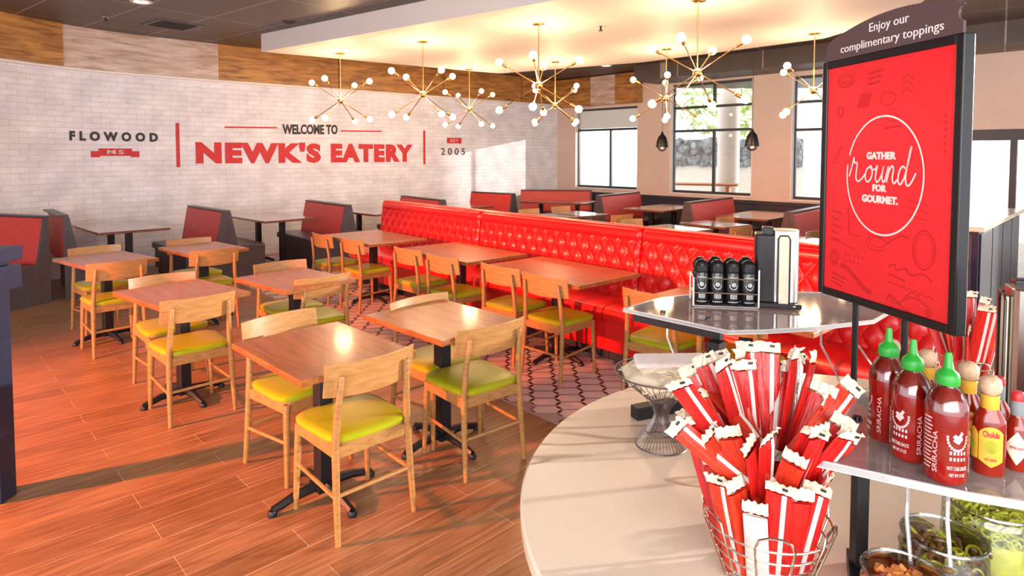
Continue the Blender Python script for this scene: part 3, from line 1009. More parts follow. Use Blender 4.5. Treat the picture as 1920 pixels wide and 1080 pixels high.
# ================================================================== BOOTHS
def booth(near, wall, label, group, left=True, right=True, H=.95, sd=.42):
    near = Vector(near); wall = Vector(wall)
    d = (wall - near); L_ = d.length; a = math.atan2(d.y, d.x) - PI / 2
    r = root('booth_bench', label, 'booth', (near.x, near.y, 0), a, group)
    # local y runs to the wall, x across
    for sg, on in ((-1, left), (1, right)):
        if not on: continue
        m = MB()
        pf = [(.05, H - .01), (.06, H - .03), (.135, .50), (.135, .44), (.0, .44), (.0, H - .01)]
        m.prism([(x, z) for x, z in pf], 0.03, L_, m=Matrix(((sg, 0, 0), (0, 0, 1), (0, 1, 0))))
        m.build('back_cushion', M['boothred'], r, bevel=.008)
        MB().box((sg * (.13 + sd / 2), L_ / 2 + .015, .42), (sd, L_ - .03, .09)).build('seat', M['boothdark'], r, bevel=.02)
        MB().box((sg * (.10 + sd / 2), L_ / 2 + .01, .235), (sd - .02, L_ - .04, .27)).box((sg * (.08 + sd / 2), L_ / 2 + .02, .05), (sd - .06, L_ - .06, .10)).build('seat_base', M['boothdark'], r)
        ends = [(0, .0), (sg * (sd + .11), .0), (sg * (sd + .11), .44), (sg * .15, .47), (sg * .062, H - .02), (sg * .045, H), (0, H)]
        m = MB(); m.prism(ends, 0.0, .028, m=Matrix(((1, 0, 0), (0, 0, 1), (0, 1, 0)))); m.build('end_panel', M['boothend'], r, bevel=.004)
    MB().box((0, L_ / 2, H + .004), (.11, L_, .022)).build('top_rail', M['boothend'], r, bevel=.004)
    return r
GBR = 'booth benches along the brick wall'
booth((-5.40, 7.27), (-6.42, 7.60), 'leftmost booth with wide red cushion at the left edge', GBR, right=False, H=1.0, sd=.36)
booth((-5.30, 7.36), (-6.10, 8.20), 'single booth bench facing right, back to back with the leftmost booth', GBR, left=False, H=1.0, sd=.40)
booth((-3.90, 8.52), (-4.86, 9.44), 'red and black double booth left of the eatery name', GBR)
booth((-2.49, 9.50), (-3.46, 10.60), 'red and black double booth under the eatery name', GBR)
booth((-1.17, 10.60), (-2.05, 11.76), 'double booth peeking over the far banquette end', GBR)
booth((.04, 12.35), (-.82, 13.05), 'red booth near the corner, left of the corner bench', GBR)
GBW = 'booth benches along the window wall'
booth((1.80, 14.15), (.20, 14.25), 'long red corner bench under the first window', GBW, left=True, right=False, H=.92)
booth((1.63, 11.75), (2.62, 13.0), 'red booth below the gap between first and second windows', GBW)
booth((2.82, 10.05), (3.95, 11.30), 'red booth below the middle of the second window', GBW)
booth((3.68, 8.30), (4.85, 9.55), 'red booth just left of the poster sign', GBW)

# ================================================================== CHANDELIERS
def make_chandelier():
    r = root('sputnik_chandelier', '', 'chandelier')
    MB().lathe([(0, 0), (.075, 0), (.075, -.014), (.05, -.022), (0, -.022)], n=24).build('canopy', M['brass'], r, smooth=True)
    MB().tube([(0, 0, -.02), (0, 0, -.72)], .008, 8).build('stem', M['brass'], r, smooth=True)
    MB().sphere((0, 0, -.72), .048, 14, 10).lathe([(0, -.78), (.02, -.775), (.02, -.74)], n=12).build('hub', M['brass'], r, smooth=True)
    for k in range(4):
        for s in (-1, 1):
            az = R(90 * k); e = R(31) * s
            d = Vector((math.cos(az) * math.cos(e), math.sin(az) * math.cos(e), math.sin(e)))
            c = Vector((0, 0, -.72))
            arm = MB().tube([tuple(c + d * .02), tuple(c + d * .44)], .0062, 8).build('arm', M['brass'], r, smooth=True)
            MB().tube([tuple(c + d * .435), tuple(c + d * .445), tuple(c + d * .505), tuple(c + d * .512)], [.010, .019, .019, .014], 12).build('socket', M['brass'], arm, smooth=True)
            p = c + d * .550
            MB().sphere(tuple(p), .044, 14, 10).build('bulb', M['bulb'], arm, smooth=True)
    return r
ch0 = make_chandelier()
CHS = [(-2.59, 9.50, -12, 'leftmost brass chandelier above the WELCOME lettering'), (-1.205, 8.53, 38, 'second brass chandelier from the left, with doubled bulbs'),
       (-.763, 11.25, 30, 'smallest distant brass chandelier left of centre'), (.313, 7.40, -10, 'brass chandelier in the middle of the picture, longest stem'),
       (.711, 10.36, 42, 'distant brass chandelier just right of the central one'), (1.85, 6.29, -35, 'largest nearest brass chandelier with its canopy cut by the top edge'),
       (2.235, 9.12, -12, 'brass chandelier behind the largest one, to its left'), (3.82, 7.97, 25, 'rightmost brass chandelier partly behind the poster sign')]
for i, (x, y, a, lab) in enumerate(CHS):
    if i == 0: ch0.location = (x, y, UZ); ch0.rotation_euler = (0, 0, R(a)); ch0['label'] = lab; ch0['group'] = 'brass starburst chandeliers'
    else: dup(ch0, (x, y, UZ), R(a), lab, 'brass starburst chandeliers')
    # the lamp's own light
    light('chandelier_light', 'POINT', (x, y, UZ - .62), 30, (1.0, .66, .36), shadow_soft_size=.13)

def pendant(x, y, z, lab):
    r = root('pendant_lamp', lab, 'pendant lamp', (x, y, z), group='black pendant lamps by the windows')
    MB().tube([(0, 0, .12), (0, 0, 3.22 - z)], .004, 6).build('cord', M['iron'], r)
    MB().lathe([(0, .15), (.02, .15), (.026, .11), (.07, .06), (.10, -.03), (.115, -.13), (.108, -.13), (.09, -.03), (.06, .05), (0, .1)], n=24).build('lamp_shade', M['black'], r, smooth=True)
    MB().sphere((0, 0, -.12), .085, 16, 10, (1, 1, 1.0)).build('globe', M['glass'], r, smooth=True)
    MB().sphere((0, 0, -.10), .035, 10, 8).build('bulb', M['bulb'], r, smooth=True)
pendant(2.72, 11.35, 1.99, 'small black pendant lamp left, in front of the second window frame')
pendant(3.85, 10.05, 1.99, 'small black pendant lamp right, at the far edge of the second window')

# ================================================================== RIGHT SERVICE COUNTER (navy)
r = root('service_counter', 'tall navy panelled service counter with marble top behind the sign', 'counter', (4.2, 5.6, 0), R(45))
MB().box((1.3, .45, .52), (2.6, .9, 1.04)).build('body', M['navy'], r, bevel=.004)
MB().box((1.28, .45, 1.06), (2.72, 1.0, .045)).build('worktop', M['marble'], r, bevel=.004)
for i in range(4):
    MB().box((.33 + i * .65, -.008, .55), (.60, .016, .92)).build('panel', M['navy'], r, bevel=.004)
MB().box((-.006, .45, .55), (.012, .8, .92)).build('panel', M['boothend'], r, bevel=.003)

# ================================================================== FOREGROUND COUNTER
CX, CY, CR, CT = .97, 1.484, .95, .87
r = root('round_counter', 'big round cream marble topping counter in the foreground', 'counter', (CX, CY, 0))
MB().lathe([(0, CT), (CR - .006, CT), (CR, CT - .006), (CR, CT - .034), (CR - .006, CT - .04), (0, CT - .04)], n=128).build('worktop', M['marble'], r, smooth=True)
MB().lathe([(0, 0), (.62, 0), (.62, CT - .04), (0, CT - .04)], n=64).build('body', M['navy'], r, smooth=True)

SZ = 1.13
def shelf(name, poly, label, screws, legs):
    r = root(name, label, 'shelf', (0, 0, 0), group='clear acrylic shelves on the counter')
    MB().prism(poly, SZ - .012, SZ - .001).build('shelf_panel', M['acryl'], r)
    e = MB()
    n = len(poly)
    c = Vector((sum(p[0] for p in poly) / n, sum(p[1] for p in poly) / n))
    inn = [tuple(Vector(p) + (c - Vector(p)).normalized() * .006) for p in poly]
    for i in range(n):
        j = (i + 1) % n
        e.add([(*poly[i], SZ - .014), (*poly[j], SZ - .014), (*poly[j], SZ + .0005), (*poly[i], SZ + .0005),
               (*inn[i], SZ - .014), (*inn[j], SZ - .014), (*inn[j], SZ + .0005), (*inn[i], SZ + .0005)],
              [(0, 1, 2, 3), (7, 6, 5, 4), (3, 2, 6, 7), (0, 4, 5, 1)])
    e.build('edge', M['acryledge'], r)
    for x, y in screws:
        MB().lathe([(0, .010), (.009, .009), (.011, 0), (0, 0)], (x, y, SZ), 12).build('screw_cap', M['black'], r, smooth=True)
    for (x0, y0, x1, y1) in legs:
        MB().tube([(x0, y0, SZ - .014), (x0, y0, SZ - .08), ((x0 + x1) / 2, (y0 + y1) / 2, SZ - .16), (x1, y1, CT + .002)], .0036, 6).build('leg', M['acryl_clear'], r, smooth=True)
    return r
lp = [(.43, 2.401), (.731, 2.092), (.86, 2.10), (1.05, 2.14), (1.306, 2.229), (1.46, 2.38), (1.50, 2.52), (1.339, 2.684), (1.0, 2.70), (.80, 2.66), (.625, 2.593)]
sh1 = shelf('acrylic_shelf', lp, 'clear acrylic shelf holding the grinders and napkin dispenser', [(.569, 2.336), (.707, 2.229)], [(.575, 2.29, .62, 2.18), (1.10, 2.20, 1.16, 2.12), (1.25, 2.26, 1.33, 2.15)])
rp = [(.593, 1.194), (.70, 1.132), (.80, 1.075), (.90, 1.035), (1.0, 1.01), (1.15, 1.0), (1.32, 1.05), (1.45, 1.18), (1.48, 1.34), (1.40, 1.50), (1.22, 1.60), (1.0, 1.60), (.863, 1.544)]
sh2 = shelf('acrylic_shelf', rp, 'clear acrylic shelf holding the hot sauce bottles', [(.775, 1.379), (.712, 1.306)], [(.735, 1.135, .715, 1.07), (.80, 1.12, .765, 1.04)])

# black riser frame between counter and shelves
r = root('riser_frame', 'black metal riser frame under the acrylic shelves', 'frame', (0, 0, 0))
MB().tube([(.475, 2.385, SZ - .030), (.725, 2.135, SZ - .030)], .019, 4, sq=True).build('rail', M['iron'], r)
MB().box((.700, 2.12, (SZ + CT) / 2 - .02), (.045, .045, SZ - CT - .05), rz=R(-45)).build('post', M['iron'], r)
MB().tube([(.395, 1.985, CT + .022), (.70, 2.12, CT + .022)], .028, 4, sq=True).build('foot', M['iron'], r)
MB().tube([(.64, 1.235, SZ - .026), (.86, 1.15, SZ - .026)], .014, 4, sq=True).build('rail', M['iron'], r)
MB().box((.698, 1.225, (SZ + CT) / 2 - .01), (.024, .024, SZ - CT - .03)).build('post', M['iron'], r)
MB().tube([(.715, 1.27, CT + .016), (.62, 1.06, CT + .016)], .021, 4, sq=True).build('foot', M['iron'], r)
MB().tube([(.698, 1.225, CT + .016), (.90, 1.27, CT + .016)], .021, 4, sq=True).build('foot', M['iron'], r)

# ================================================================== POSTER SIGN
PA = Vector((1.02, 2.07, 0)); PB = Vector((1.11, 1.55, 0)); PW = (PB - PA).length
pd = (PB - PA).normalized(); pn = Vector((pd.y, -pd.x, 0))
if pn.dot(-PA) < 0: pn = -pn
def pp3(s, z, o=0.0):
    p = PA + (PB - PA) * s + pn * o
    return (p.x, p.y, z)
r = root('poster_sign', 'tall black framed red poster sign on two posts with curved topper', 'sign', (0, 0, 0))
z0, z1 = 1.268, 2.025
def pbox(m, s0, s1, za, zb, o0, o1):
    vs = [pp3(s, z, o) for o in (o0, o1) for s, z in ((s0, za), (s1, za), (s1, zb), (s0, zb))]
    return m.add(vs, [(0, 1, 2, 3), (7, 6, 5, 4), (0, 4, 5, 1), (1, 5, 6, 2), (2, 6, 7, 3), (3, 7, 4, 0)])
fm = MB(); b = .045
pbox(fm, 0, b, z0, z1, -.034, 0); pbox(fm, 1 - b, 1, z0, z1, -.034, 0)
pbox(fm, b, 1 - b, z0, z0 + .024, -.034, 0); pbox(fm, b, 1 - b, z1 - .024, z1, -.034, 0)
fm.build('sign_frame', M['black'], r, bevel=.003)
pbox(MB(), b, 1 - b, z0 + .024, z1 - .024, -.022, -.006).build('poster', M['poster'], r)
po = r.children[-1]
def stroke(m, pts, w, o=-.0045):
    """flat ribbon along points (s in metres, z)"""
    pts = [Vector(p) for p in pts]; k = len(pts); vs = []
    for i, p in enumerate(pts):
        t = (pts[min(i + 1, k - 1)] - pts[max(i - 1, 0)])
        if t.length < 1e-9: t = Vector((1, 0))
        t.normalize(); n = Vector((-t.y, t.x)) * w / 2
        for q in (p + n, p - n): vs.append(pp3(q.x / PW, q.y, o))
    return m.add(vs, [(2 * i, 2 * i + 1, 2 * i + 3, 2 * i + 2) for i in range(k - 1)])
cs, cz = .508 * PW, 1.664
m = MB()
pts = []
for i in range(100):
    a = R(160) - R(350) * i / 99
    pts.append((cs + .146 * math.cos(a), cz + .172 * math.sin(a)))
stroke(m, pts, .0052); m.build('ring', M['poster_white'], po)
def ptext(txt, s0, s1, za, zb, bold=.03, o=-.005, mm='poster_white', name='letters', par=None, spacing=1.0):
    vs, fs = letters(txt, (s1 - s0) * PW, zb - za, bold, .001, spacing)
    return MB().add([pp3((s0 * PW + x) / PW, za + y, o + d) for x, y, d in vs], fs).build(name, M[mm], par)
ptext('GATHER', .385, .600, 1.711, 1.733, .05, par=po)
ptext('FOR', .437, .538, 1.617, 1.638, .05, par=po)
ptext('GOURMET.', .357, .622, 1.583, 1.606, .05, par=po)
# script word, hand drawn strokes in a 0..10 x 0..3 box
script = [
    [(0, .5), (.45, 1.5), (.72, 2.2), (.80, 1.75), (1.25, 1.72), (1.15, 1.0), (1.1, .4), (1.45, .12), (2.0, .35), (2.55, .8)],
    [(3.3, 1.45), (2.8, 1.2), (2.55, .6), (2.8, .15), (3.25, .25), (3.6, .8), (3.5, 1.35), (3.25, 1.5), (3.5, 1.2), (4.05, 1.2)],
    [(4.05, 1.2), (4.35, 1.5), (4.1, .6), (4.3, .15), (4.7, .35), (5.1, 1.0), (5.25, 1.5), (5.05, .6), (5.25, .15), (5.55, .4)],
    [(5.55, .4), (5.95, 1.5), (5.7, .15), (6.0, 1.0), (6.4, 1.5), (6.65, 1.3), (6.5, .5), (6.75, .1), (7.3, .5)],
    [(8.25, 1.35), (7.8, 1.5), (7.4, 1.0), (7.3, .35), (7.6, .05), (8.05, .5), (8.4, 1.3), (8.95, 3.0), (8.75, 2.6), (8.3, .7), (8.5, .0), (9.0, .2), (9.6, 1.0)]]
m = MB()
k_ = (.735 - .250) * PW / 9.6
for st in script:
    sm = catmull([(x * k_ + .250 * PW, 1.640 + z * .0345) for x, z in st], 7)
    stroke(m, sm, .0052, o=-.0042)
m.build('script_letters', M['poster_white'], po)
# faint darker drawings on the poster
m = MB()
def draw(pts, w): stroke(MB(), pts, w, o=-.0054).build('drawing', M['poster_dark'], po)
def ell(cx, cz_, a, b, w=.003, a0=0, a1=360, n=28):
    stroke(m, [(cx + a * math.cos(R(a0 + (a1 - a0) * i / n)), cz_ + b * math.sin(R(a0 + (a1 - a0) * i / n))) for i in range(n + 1)], w, o=-.0054)
def ln(*pts, w=.003): stroke(m, pts, w, o=-.0054)
ell(.105, 1.955, .036, .020); ell(.105, 1.952, .030, .015, .002)
for q in range(4): ln((.085 + q * .013, 1.955), (.095 + q * .013, 1.945), w=.004)
for q in range(3): ln((.20, 1.965 - q * .016), (.26 - q * .006, 1.97 - q * .016), w=.007)
for q in range(3): ln((.33, 1.93 - q * .02), (.345, 1.95 - q * .02), (.37, 1.93 - q * .02), w=.003)
for q in range(6): ln((.16 + q * .008, 1.865), (.172 + q * .009, 1.91), w=.004)
ell(.085, 1.86, .012, .014, .005); ell(.28, 1.885, .030, .018)
ell(.42, 1.47, .036, .052, .005); ell(.42, 1.47, .028, .043, .002)
ell(.25, 1.465, .040, .022, .003, 20, 330); ell(.255, 1.468, .030, .014, .002)
ln((.29, 1.47), (.34, 1.50), (.37, 1.495), w=.006)
for q in range(5): ln((.055, 1.545 - q * .022), (.10 - (q % 2) * .012, 1.54 - q * .022), w=.006)
ln((.04, 1.455), (.16, 1.435)); ln((.13, 1.56), (.135, 1.48), (.18, 1.475), w=.005)
for q in range(12):
    a = R(q * 30); ln((.07 + .008 * math.cos(a), 1.395 + .01 * math.sin(a)), (.07 + .024 * math.cos(a), 1.395 + .03 * math.sin(a)), w=.005)
for q in range(9): ln((.12 + .018 * (q % 5), 1.42 - .02 * (q // 5) - .004 * (q % 3)), (.128 + .018 * (q % 5), 1.41 - .02 * (q // 5)), w=.006)
stroke(m, catmull([(.10, 1.375), (.13, 1.37), (.17, 1.345), (.21, 1.32), (.235, 1.315)], 5), .014, o=-.0054)
for q in range(3): ln((.06, 1.345 - q * .014), (.13 - q * .01, 1.335 - q * .014), w=.005)
ln(*catmull([(.30, 1.405), (.32, 1.415), (.33, 1.40), (.36, 1.41), (.38, 1.395), (.42, 1.405), (.45, 1.39)], 4), w=.006)
ln((.30, 1.385), (.36, 1.375), w=.006)
ln(*[(.30 + q * .011, 1.362 - q * .001 + (.004 if q % 2 else -.004)) for q in range(15)], w=.003)
ln(*catmull([(.30, 1.33), (.33, 1.305), (.38, 1.335), (.43, 1.325), (.45, 1.305), (.42, 1.290), (.36, 1.298), (.31, 1.325), (.295, 1.305)], 5), w=.004)
ln((.36, 1.33), (.385, 1.35), (.41, 1.34), w=.004); ell(.435, 1.308, .004, .005, .003)
for q in range(6): ln((.475, 1.83 - q * .018), (.478, 1.82 - q * .018), w=.005)
for q in range(3): ln((.36, 1.60 - q * .02), (.43, 1.59 - q * .02), w=.003)
for q in range(7): ln((.05 + q * .006, 1.70 + q * .008), (.075 + q * .004, 1.70 + q * .010), w=.003)
ell(.30, 1.83, .02, .012, .003); ln((.27, 1.80), (.33, 1.805), w=.005)
m.build('drawings', M['poster_dark'], po)
# curved topper board
tp = []
tp += [(.02, 2.026), (.02, 2.045)]
for i in range(7):
    a = R(-90 + 180 * i / 6); tp.append((.02 + .012 * math.cos(a) , 2.056 + .010 * math.sin(a)))
tp.append((.02, 2.072))
for i in range(1, 20):
    u = i / 20; tp.append((.02 + (.98) * u * PW / PW if False else .02 + .96 * u, 2.075 + .052 * math.sin(PI * (u * .86 + .04)) ** .9 + .012 * u))
tp.append((.985, 2.098))
for i in range(7):
    a = R(90 + 180 * i / 6); tp.append((.985 + .030 * math.cos(a), 2.076 + .020 * math.sin(a)))
tp += [(.985, 2.050), (.985, 2.026)]
m = MB(); n = len(tp)
vs = [pp3(s, z, -.012) for s, z in tp] + [pp3(s, z, -.004) for s, z in tp]
fs = [tuple(range(n)), tuple(range(n, 2 * n))[::-1]] + [(i, (i + 1) % n, n + (i + 1) % n, n + i) for i in range(n)]
tb = m.add(vs, fs).build('topper', M['topper'], r)
ptext('Enjoy our', .385, .665, 2.079, 2.112, .0, o=-.003, par=tb)
ptext('complimentary toppings', .155, .880, 2.036, 2.068, .0, o=-.003, par=tb)
for s in (.30, .665):
    p = PA + (PB - PA) * s - pn * .017
    MB().tube([(p.x, p.y, CT + .012), (p.x, p.y, z0)], .0095, 8).build('post', M['black'], r, smooth=True)
p0 = PA + (PB - PA) * .18 - pn * .017; p1 = PA + (PB - PA) * .80 - pn * .017
MB().tube([(p0.x, p0.y, CT + .007), (p1.x, p1.y, CT + .007)], .009, 4, sq=True).build('base', M['black'], r)

# ================================================================== THINGS ON THE LEFT SHELF
gx0, gy0 = .752, 2.462
gdir = Vector((.157, -.028)).normalized(); gn = Vector((-gdir.y, gdir.x))
if gn.y < 0: gn = -gn
cr = root('grinder_crate', 'clear acrylic caddy holding eight black spice grinders', 'caddy', (0, 0, SZ))
def crp(a, b): 
    p = Vector((gx0, gy0)) + gdir * a + gn * b; return p
gsp = .0585
ca = [crp(-.034, -.034), crp(gsp * 3 + .034, -.034), crp(gsp * 3 + .034, gsp + .034), crp(-.034, gsp + .034)]
m = MB().prism([tuple(p) for p in ca], .0005, .005)
m.build('tray', M['acryl_clear'], cr)
m = MB()
for zz in (.055, .112):
    for i in range(4):
        a, b_ = ca[i], ca[(i + 1) % 4]
        m.tube([(a.x, a.y, zz), (b_.x, b_.y, zz)], .0028, 6)
m.build('rail', M['steel'], cr)
for i in range(4):
    MB().tube([(ca[i].x, ca[i].y, .004), (ca[i].x, ca[i].y, .15 if i == 1 else .115)], .0034, 6).build('corner_post', M['acryledge'], cr)
def make_grinder():
    r = root('spice_grinder', '', 'grinder')
    MB().lathe([(0, 0), (.0270, 0), (.0282, .004), (.0282, .122), (.026, .128), (0, .128)], n=20).build('bottle', M['grinder'], r, smooth=True)
    MB().lathe([(0, .128), (.0265, .128), (.0280, .132), (.0280, .152), (.0245, .163), (.016, .172), (.008, .176), (0, .177)], n=14).build('grinder_cap', M['black'], r, smooth=False)
    m = MB()
    rr = .0287
    def cyl(a, z): return (rr * math.sin(a), -rr * math.cos(a), z)
    def arc(cx, cz_, rad, w, a0, a1, n=16):
        pts = []
        for i in range(n + 1):
            t = R(a0 + (a1 - a0) * i / n)
            for q in (rad - w, rad + w): pts.append(cyl(cx + q * math.cos(t) / rr, cz_ + q * math.sin(t)))
        m.add(pts, [(2 * i, 2 * i + 1, 2 * i + 3, 2 * i + 2) for i in range(n)])
    arc(0, .078, .0145, .0016, 165, 375); arc(0, .082, .005, .003, 0, 360)
    for zz, hw in ((.108, .7), (.012, .7)):
        m.add([cyl(-hw + 1.4 * i / 8, zz + dz) for i in range(9) for dz in (0, .003)], [(2 * i, 2 * i + 2, 2 * i + 3, 2 * i + 1) for i in range(8)])
    for q in range(5):
        a = -.42 + q * .19
        m.add([cyl(a, .026), cyl(a + .11, .026), cyl(a + .11, .044), cyl(a, .044)], [(0, 1, 2, 3)])
    m.build('label', M['silver'], r)
    return r
g0 = make_grinder(); gl = ['leftmost', 'second from left', 'third from left', 'rightmost']
first = True
for row in (0, 1):
    for i in range(4):
        p = crp(i * gsp, row * gsp)
        lab = '%s black spice grinder in the %s row of the caddy' % (gl[i], 'front' if row == 0 else 'rear')
        loc = (p.x, p.y, SZ + .006 + (.004 if row else 0) * (i % 2)); rz = R(-14 + i * 3)
        if first: g0.location = loc; g0.rotation_euler = (0, 0, rz); g0['label'] = lab; g0['group'] = 'black spice grinders'; first = False
        else: dup(g0, loc, rz, lab, 'black spice grinders')

def napkin(x, y, rz, label):
    r = root('napkin_dispenser', label, 'napkin dispenser', (x, y, SZ), rz)
    MB().box((0, 0, .011), (.175, .135, .018)).build('base', M['black'], r, bevel=.003)
    MB().prism([(-.082 + .012, -.05), (-.012, -.055), (-.012, .055), (-.082, .055), (-.082, -.04)], .018, .285).build('housing', M['black'], r, bevel=.006)
    m = MB()
    pts = []
    for i in range(11):
        a = R(-90 + 180 * i / 10); pts.append((.045 + .035 * math.cos(a), .050 * math.sin(a)))
    MB().prism([(-.012, .050), (-.012, -.050)] + pts, .02, .302).build('steel_front', M['stainless'], r, bevel=.003)
    m.tube([(.0, -.058, .02), (.0, -.060, .270), (.008, -.060, .283), (.035, -.060, .283), (.043, -.060, .270), (.043, -.060, .02)], .003, 6)
    m.build('wire_guard', M['black'], r, smooth=True)
    MB().box((.022, -.0560, .15), (.034, .006, .26)).build('napkins', M['cream'], r)
    MB().box((-.035, 0, .295), (.04, .06, .03)).build('latch', M['black'], r, bevel=.003)
    MB().sphere((.06, -.062, .012), .008, 8, 6).build('lock_knob', M['steel'], r, smooth=True)
    return r
napkin(1.045, 2.455, R(-18), 'tall black and steel napkin dispenser beside the grinders')
napkin(1.165, 1.385, R(-115), 'steel napkin dispenser at the right edge behind the sauce bottles')

# ================================================================== SAUCE BOTTLES
def cylmark(m, rr, a0, a1, z0_, z1_, n=4, z2=None, z3=None):
    vs = []
    for i in range(n + 1):
        a = a0 + (a1 - a0) * i / n
        vs += [(rr * math.sin(a), -rr * math.cos(a), z0_), (rr * math.sin(a), -rr * math.cos(a), z1_)]
    m.add(vs, [(2 * i, 2 * i + 2, 2 * i + 3, 2 * i + 1) for i in range(n)])
def cyltext(m, txt, rr, a0, a1, z0_, z1_, bold=.02):
    vs, fs = letters(txt, (a1 - a0) * rr, z1_ - z0_, bold, .0004)
    m.add([((rr + d) * math.sin(a0 + x / rr), -(rr + d) * math.cos(a0 + x / rr), z0_ + y) for x, y, d in vs], fs)
def cyltext_v(m, txt, rr, a, w, z0_, z1_, bold=.02):
    vs, fs = letters(txt, z1_ - z0_, w, bold, .0004)
    m.add([((rr + d) * math.sin(a - y / rr), -(rr + d) * math.cos(a - y / rr), z0_ + x) for x, y, d in vs], fs)
def make_chili():
    r = root('chili_bottle', '', 'sauce bottle')
    R_ = .0345
    MB().lathe([(0, .001), (.030, 0), (R_, .006), (R_, .128), (.033, .140), (.028, .151), (0, .151)], n=32).build('sauce', M['chili'], r, smooth=True)
    MB().lathe([(R_ + .0007, .128), (.0338, .142), (.029, .155), (.021, .167), (.0155, .174), (.0145, .190)], n=28).build('bottle_neck', M['glass'], r, smooth=True)
    MB().lathe([(.0, .150), (.0275, .150), (.020, .164), (.0125, .171), (0, .171)], n=24).build('residue', M['sauce'], r, smooth=True)
    cp = MB()
    n = 24
    prof = [(.0, .176), (.0190, .176), (.0195, .179), (.0195, .190), (.017, .197), (.010, .203), (.0075, .207), (.0060, .228), (.0045, .234), (0, .234)]
    cp.lathe(prof, n=n).build('cap', M['green_cap'], r, smooth=True)
    m = MB(); q = R_ + .0006
    # the white bird emblem with ring of marks and word rows
    for i in range(14):
        t = R(175 + 190 * i / 13)
        a = .25 + .0165 * math.cos(t) / q; z = .088 + .022 * math.sin(t)
        cylmark(m, q, a - .05, a + .05, z - .0022, z + .0022, 1)
    bird = [(-.2, 0), (.1, -.15), (.25, .1), (.5, .35), (.35, .7), (.55, 1.0), (.3, 1.25), (.2, 1.0), (.0, .75), (-.3, .9), (-.55, .6), (-.35, .5), (-.5, .2)]
    pr = [(.25 + x * .017 / q, .080 + y * .017) for x, y in bird]
    m.add([(q * math.sin(a), -q * math.cos(a), z) for a, z in pr], [tuple(range(len(pr)))])
    for zz, h in ((.058, .006), (.047, .006)):
        for j in range(5): cylmark(m, q, -.12 + j * .17, -.02 + j * .17, zz, zz + h, 1)
    cyltext(m, 'HOT CHILI SAUCE', q, -.22, .75, .030, .037)
    cyltext(m, 'NET WT 17 OZ', q, -.12, .65, .018, .024)
    cyltext_v(m, 'SRIRACHA', q, -.66, .008, .020, .095, 0)
    for j in range(14): cylmark(m, q, -1.45, -1.0 + .05 * (j % 3), .024 + j * .007, .0265 + j * .007, 2)
    cyltext_v(m, 'SRIRACHA', q, 1.35, .008, .020, .095, 0)
    m.build('label', M['print'], r)
    return r
c0 = make_chili()
cb = [(.798, 1.128, 12, 'nearest red chili bottle with green cap and white bird label'), (.785, 1.208, -50, 'middle of the three green-capped chili bottles'), (.787, 1.290, -95, 'farthest left of the three green-capped chili bottles')]
for i, (x, y, a, lab) in enumerate(cb):
    if i == 0: c0.location = (x, y, SZ); c0.rotation_euler = (0, 0, R(a - 30)); c0['label'] = lab; c0['group'] = 'green-capped chili bottles'
    else: dup(c0, (x, y, SZ), R(a - 30), lab, 'green-capped chili bottles')
def make_flask():
    r = root('hot_sauce_bottle', '', 'sauce bottle')
    n = 32; prof = [(.0, .001), (.023, 0), (.0262, .004), (.0262, .096), (.0255, .103), (.018, .118), (.0135, .126), (.0130, .150)]
    m = MB().lathe(prof, n=n)
    m.v = [(x, y * .72, z) for x, y, z in m.v]
    m.build('sauce', M['sauce'], r, smooth=True)
    MB().lathe([(.0142, .124), (.0148, .125), (.0148, .149), (.0138, .150)], n=20).build('neck_band', M['ylabel'], r, smooth=True)
    MB().lathe([(0, .149), (.011, .149), (.0165, .156), (.0185, .166), (.0165, .177), (.010, .184), (0, .1855)], n=20).build('wooden_cap', M['ball'], r, smooth=True)
    m = MB(); q = .0268
    for (a0, a1, zb0, zt0) in ((-1.55, -.75, .030, .088), (-.70, .80, .018, .094)):
        vs = []; kk = 8
        for i in range(kk + 1):
            a = a0 + (a1 - a0) * i / kk; u = i / kk
            vs += [(q * math.sin(a), -q * .74 * math.cos(a), zb0 + (.012 * abs(u - .5) * 2 if a0 > -1 else 0)), (q * math.sin(a), -q * .74 * math.cos(a), zt0 - .012 * (2 * u - 1) ** 2)]
        m.add(vs, [(2 * i, 2 * i + 2, 2 * i + 3, 2 * i + 1) for i in range(kk)])
    m.build('label', M['ylabel'], r)
    m = MB(); q2 = .0274
    vs, fs = letters('Cholula', .026, .012, .03, .0003)
    m.add([((q2 + d) * math.sin(-.45 + x / q2), -(q2 + d) * .745 * math.cos(-.45 + x / q2), .074 + y) for x, y, d in vs], fs)
    vs, fs = letters('HOT SAUCE', .018, .005, .03, .0003)
    m.add([((q2 + d) * math.sin(-.3 + x / q2), -(q2 + d) * .745 * math.cos(-.3 + x / q2), .030 + y) for x, y, d in vs], fs)
    m.build('label_print', M['wall_red'], r)
    m = MB()
    for a, z, s in ((.05, .056, .009), (-1.15, .055, .007)):
        m.add([(q2 * math.sin(a + s * math.cos(t) / q2), -q2 * .745 * math.cos(a + s * math.cos(t) / q2), z + s * 1.3 * math.sin(t)) for t in [2 * PI * i / 14 for i in range(14)]], [tuple(range(14))])
    m.build('label_emblem', M['olive'], r)
    return r
f0 = make_flask()
fb = [(.890, 1.145, -8, 'front hot sauce bottle with yellow label and wooden ball cap'), (.905, 1.222, -25, 'second wooden ball capped bottle, behind the front one'),
      (.875, 1.300, -20, 'third wooden ball capped bottle, behind a green cap'), (.845, 1.375, -25, 'farthest wooden ball capped bottle, near the sign post')]
for i, (x, y, a, lab) in enumerate(fb):
    if i == 0: f0.location = (x, y, SZ); f0.rotation_euler = (0, 0, R(a - 20)); f0['label'] = lab; f0['group'] = 'wooden-capped hot sauce bottles'
    else: dup(f0, (x, y, SZ), R(a - 20), lab, 'wooden-capped hot sauce bottles')
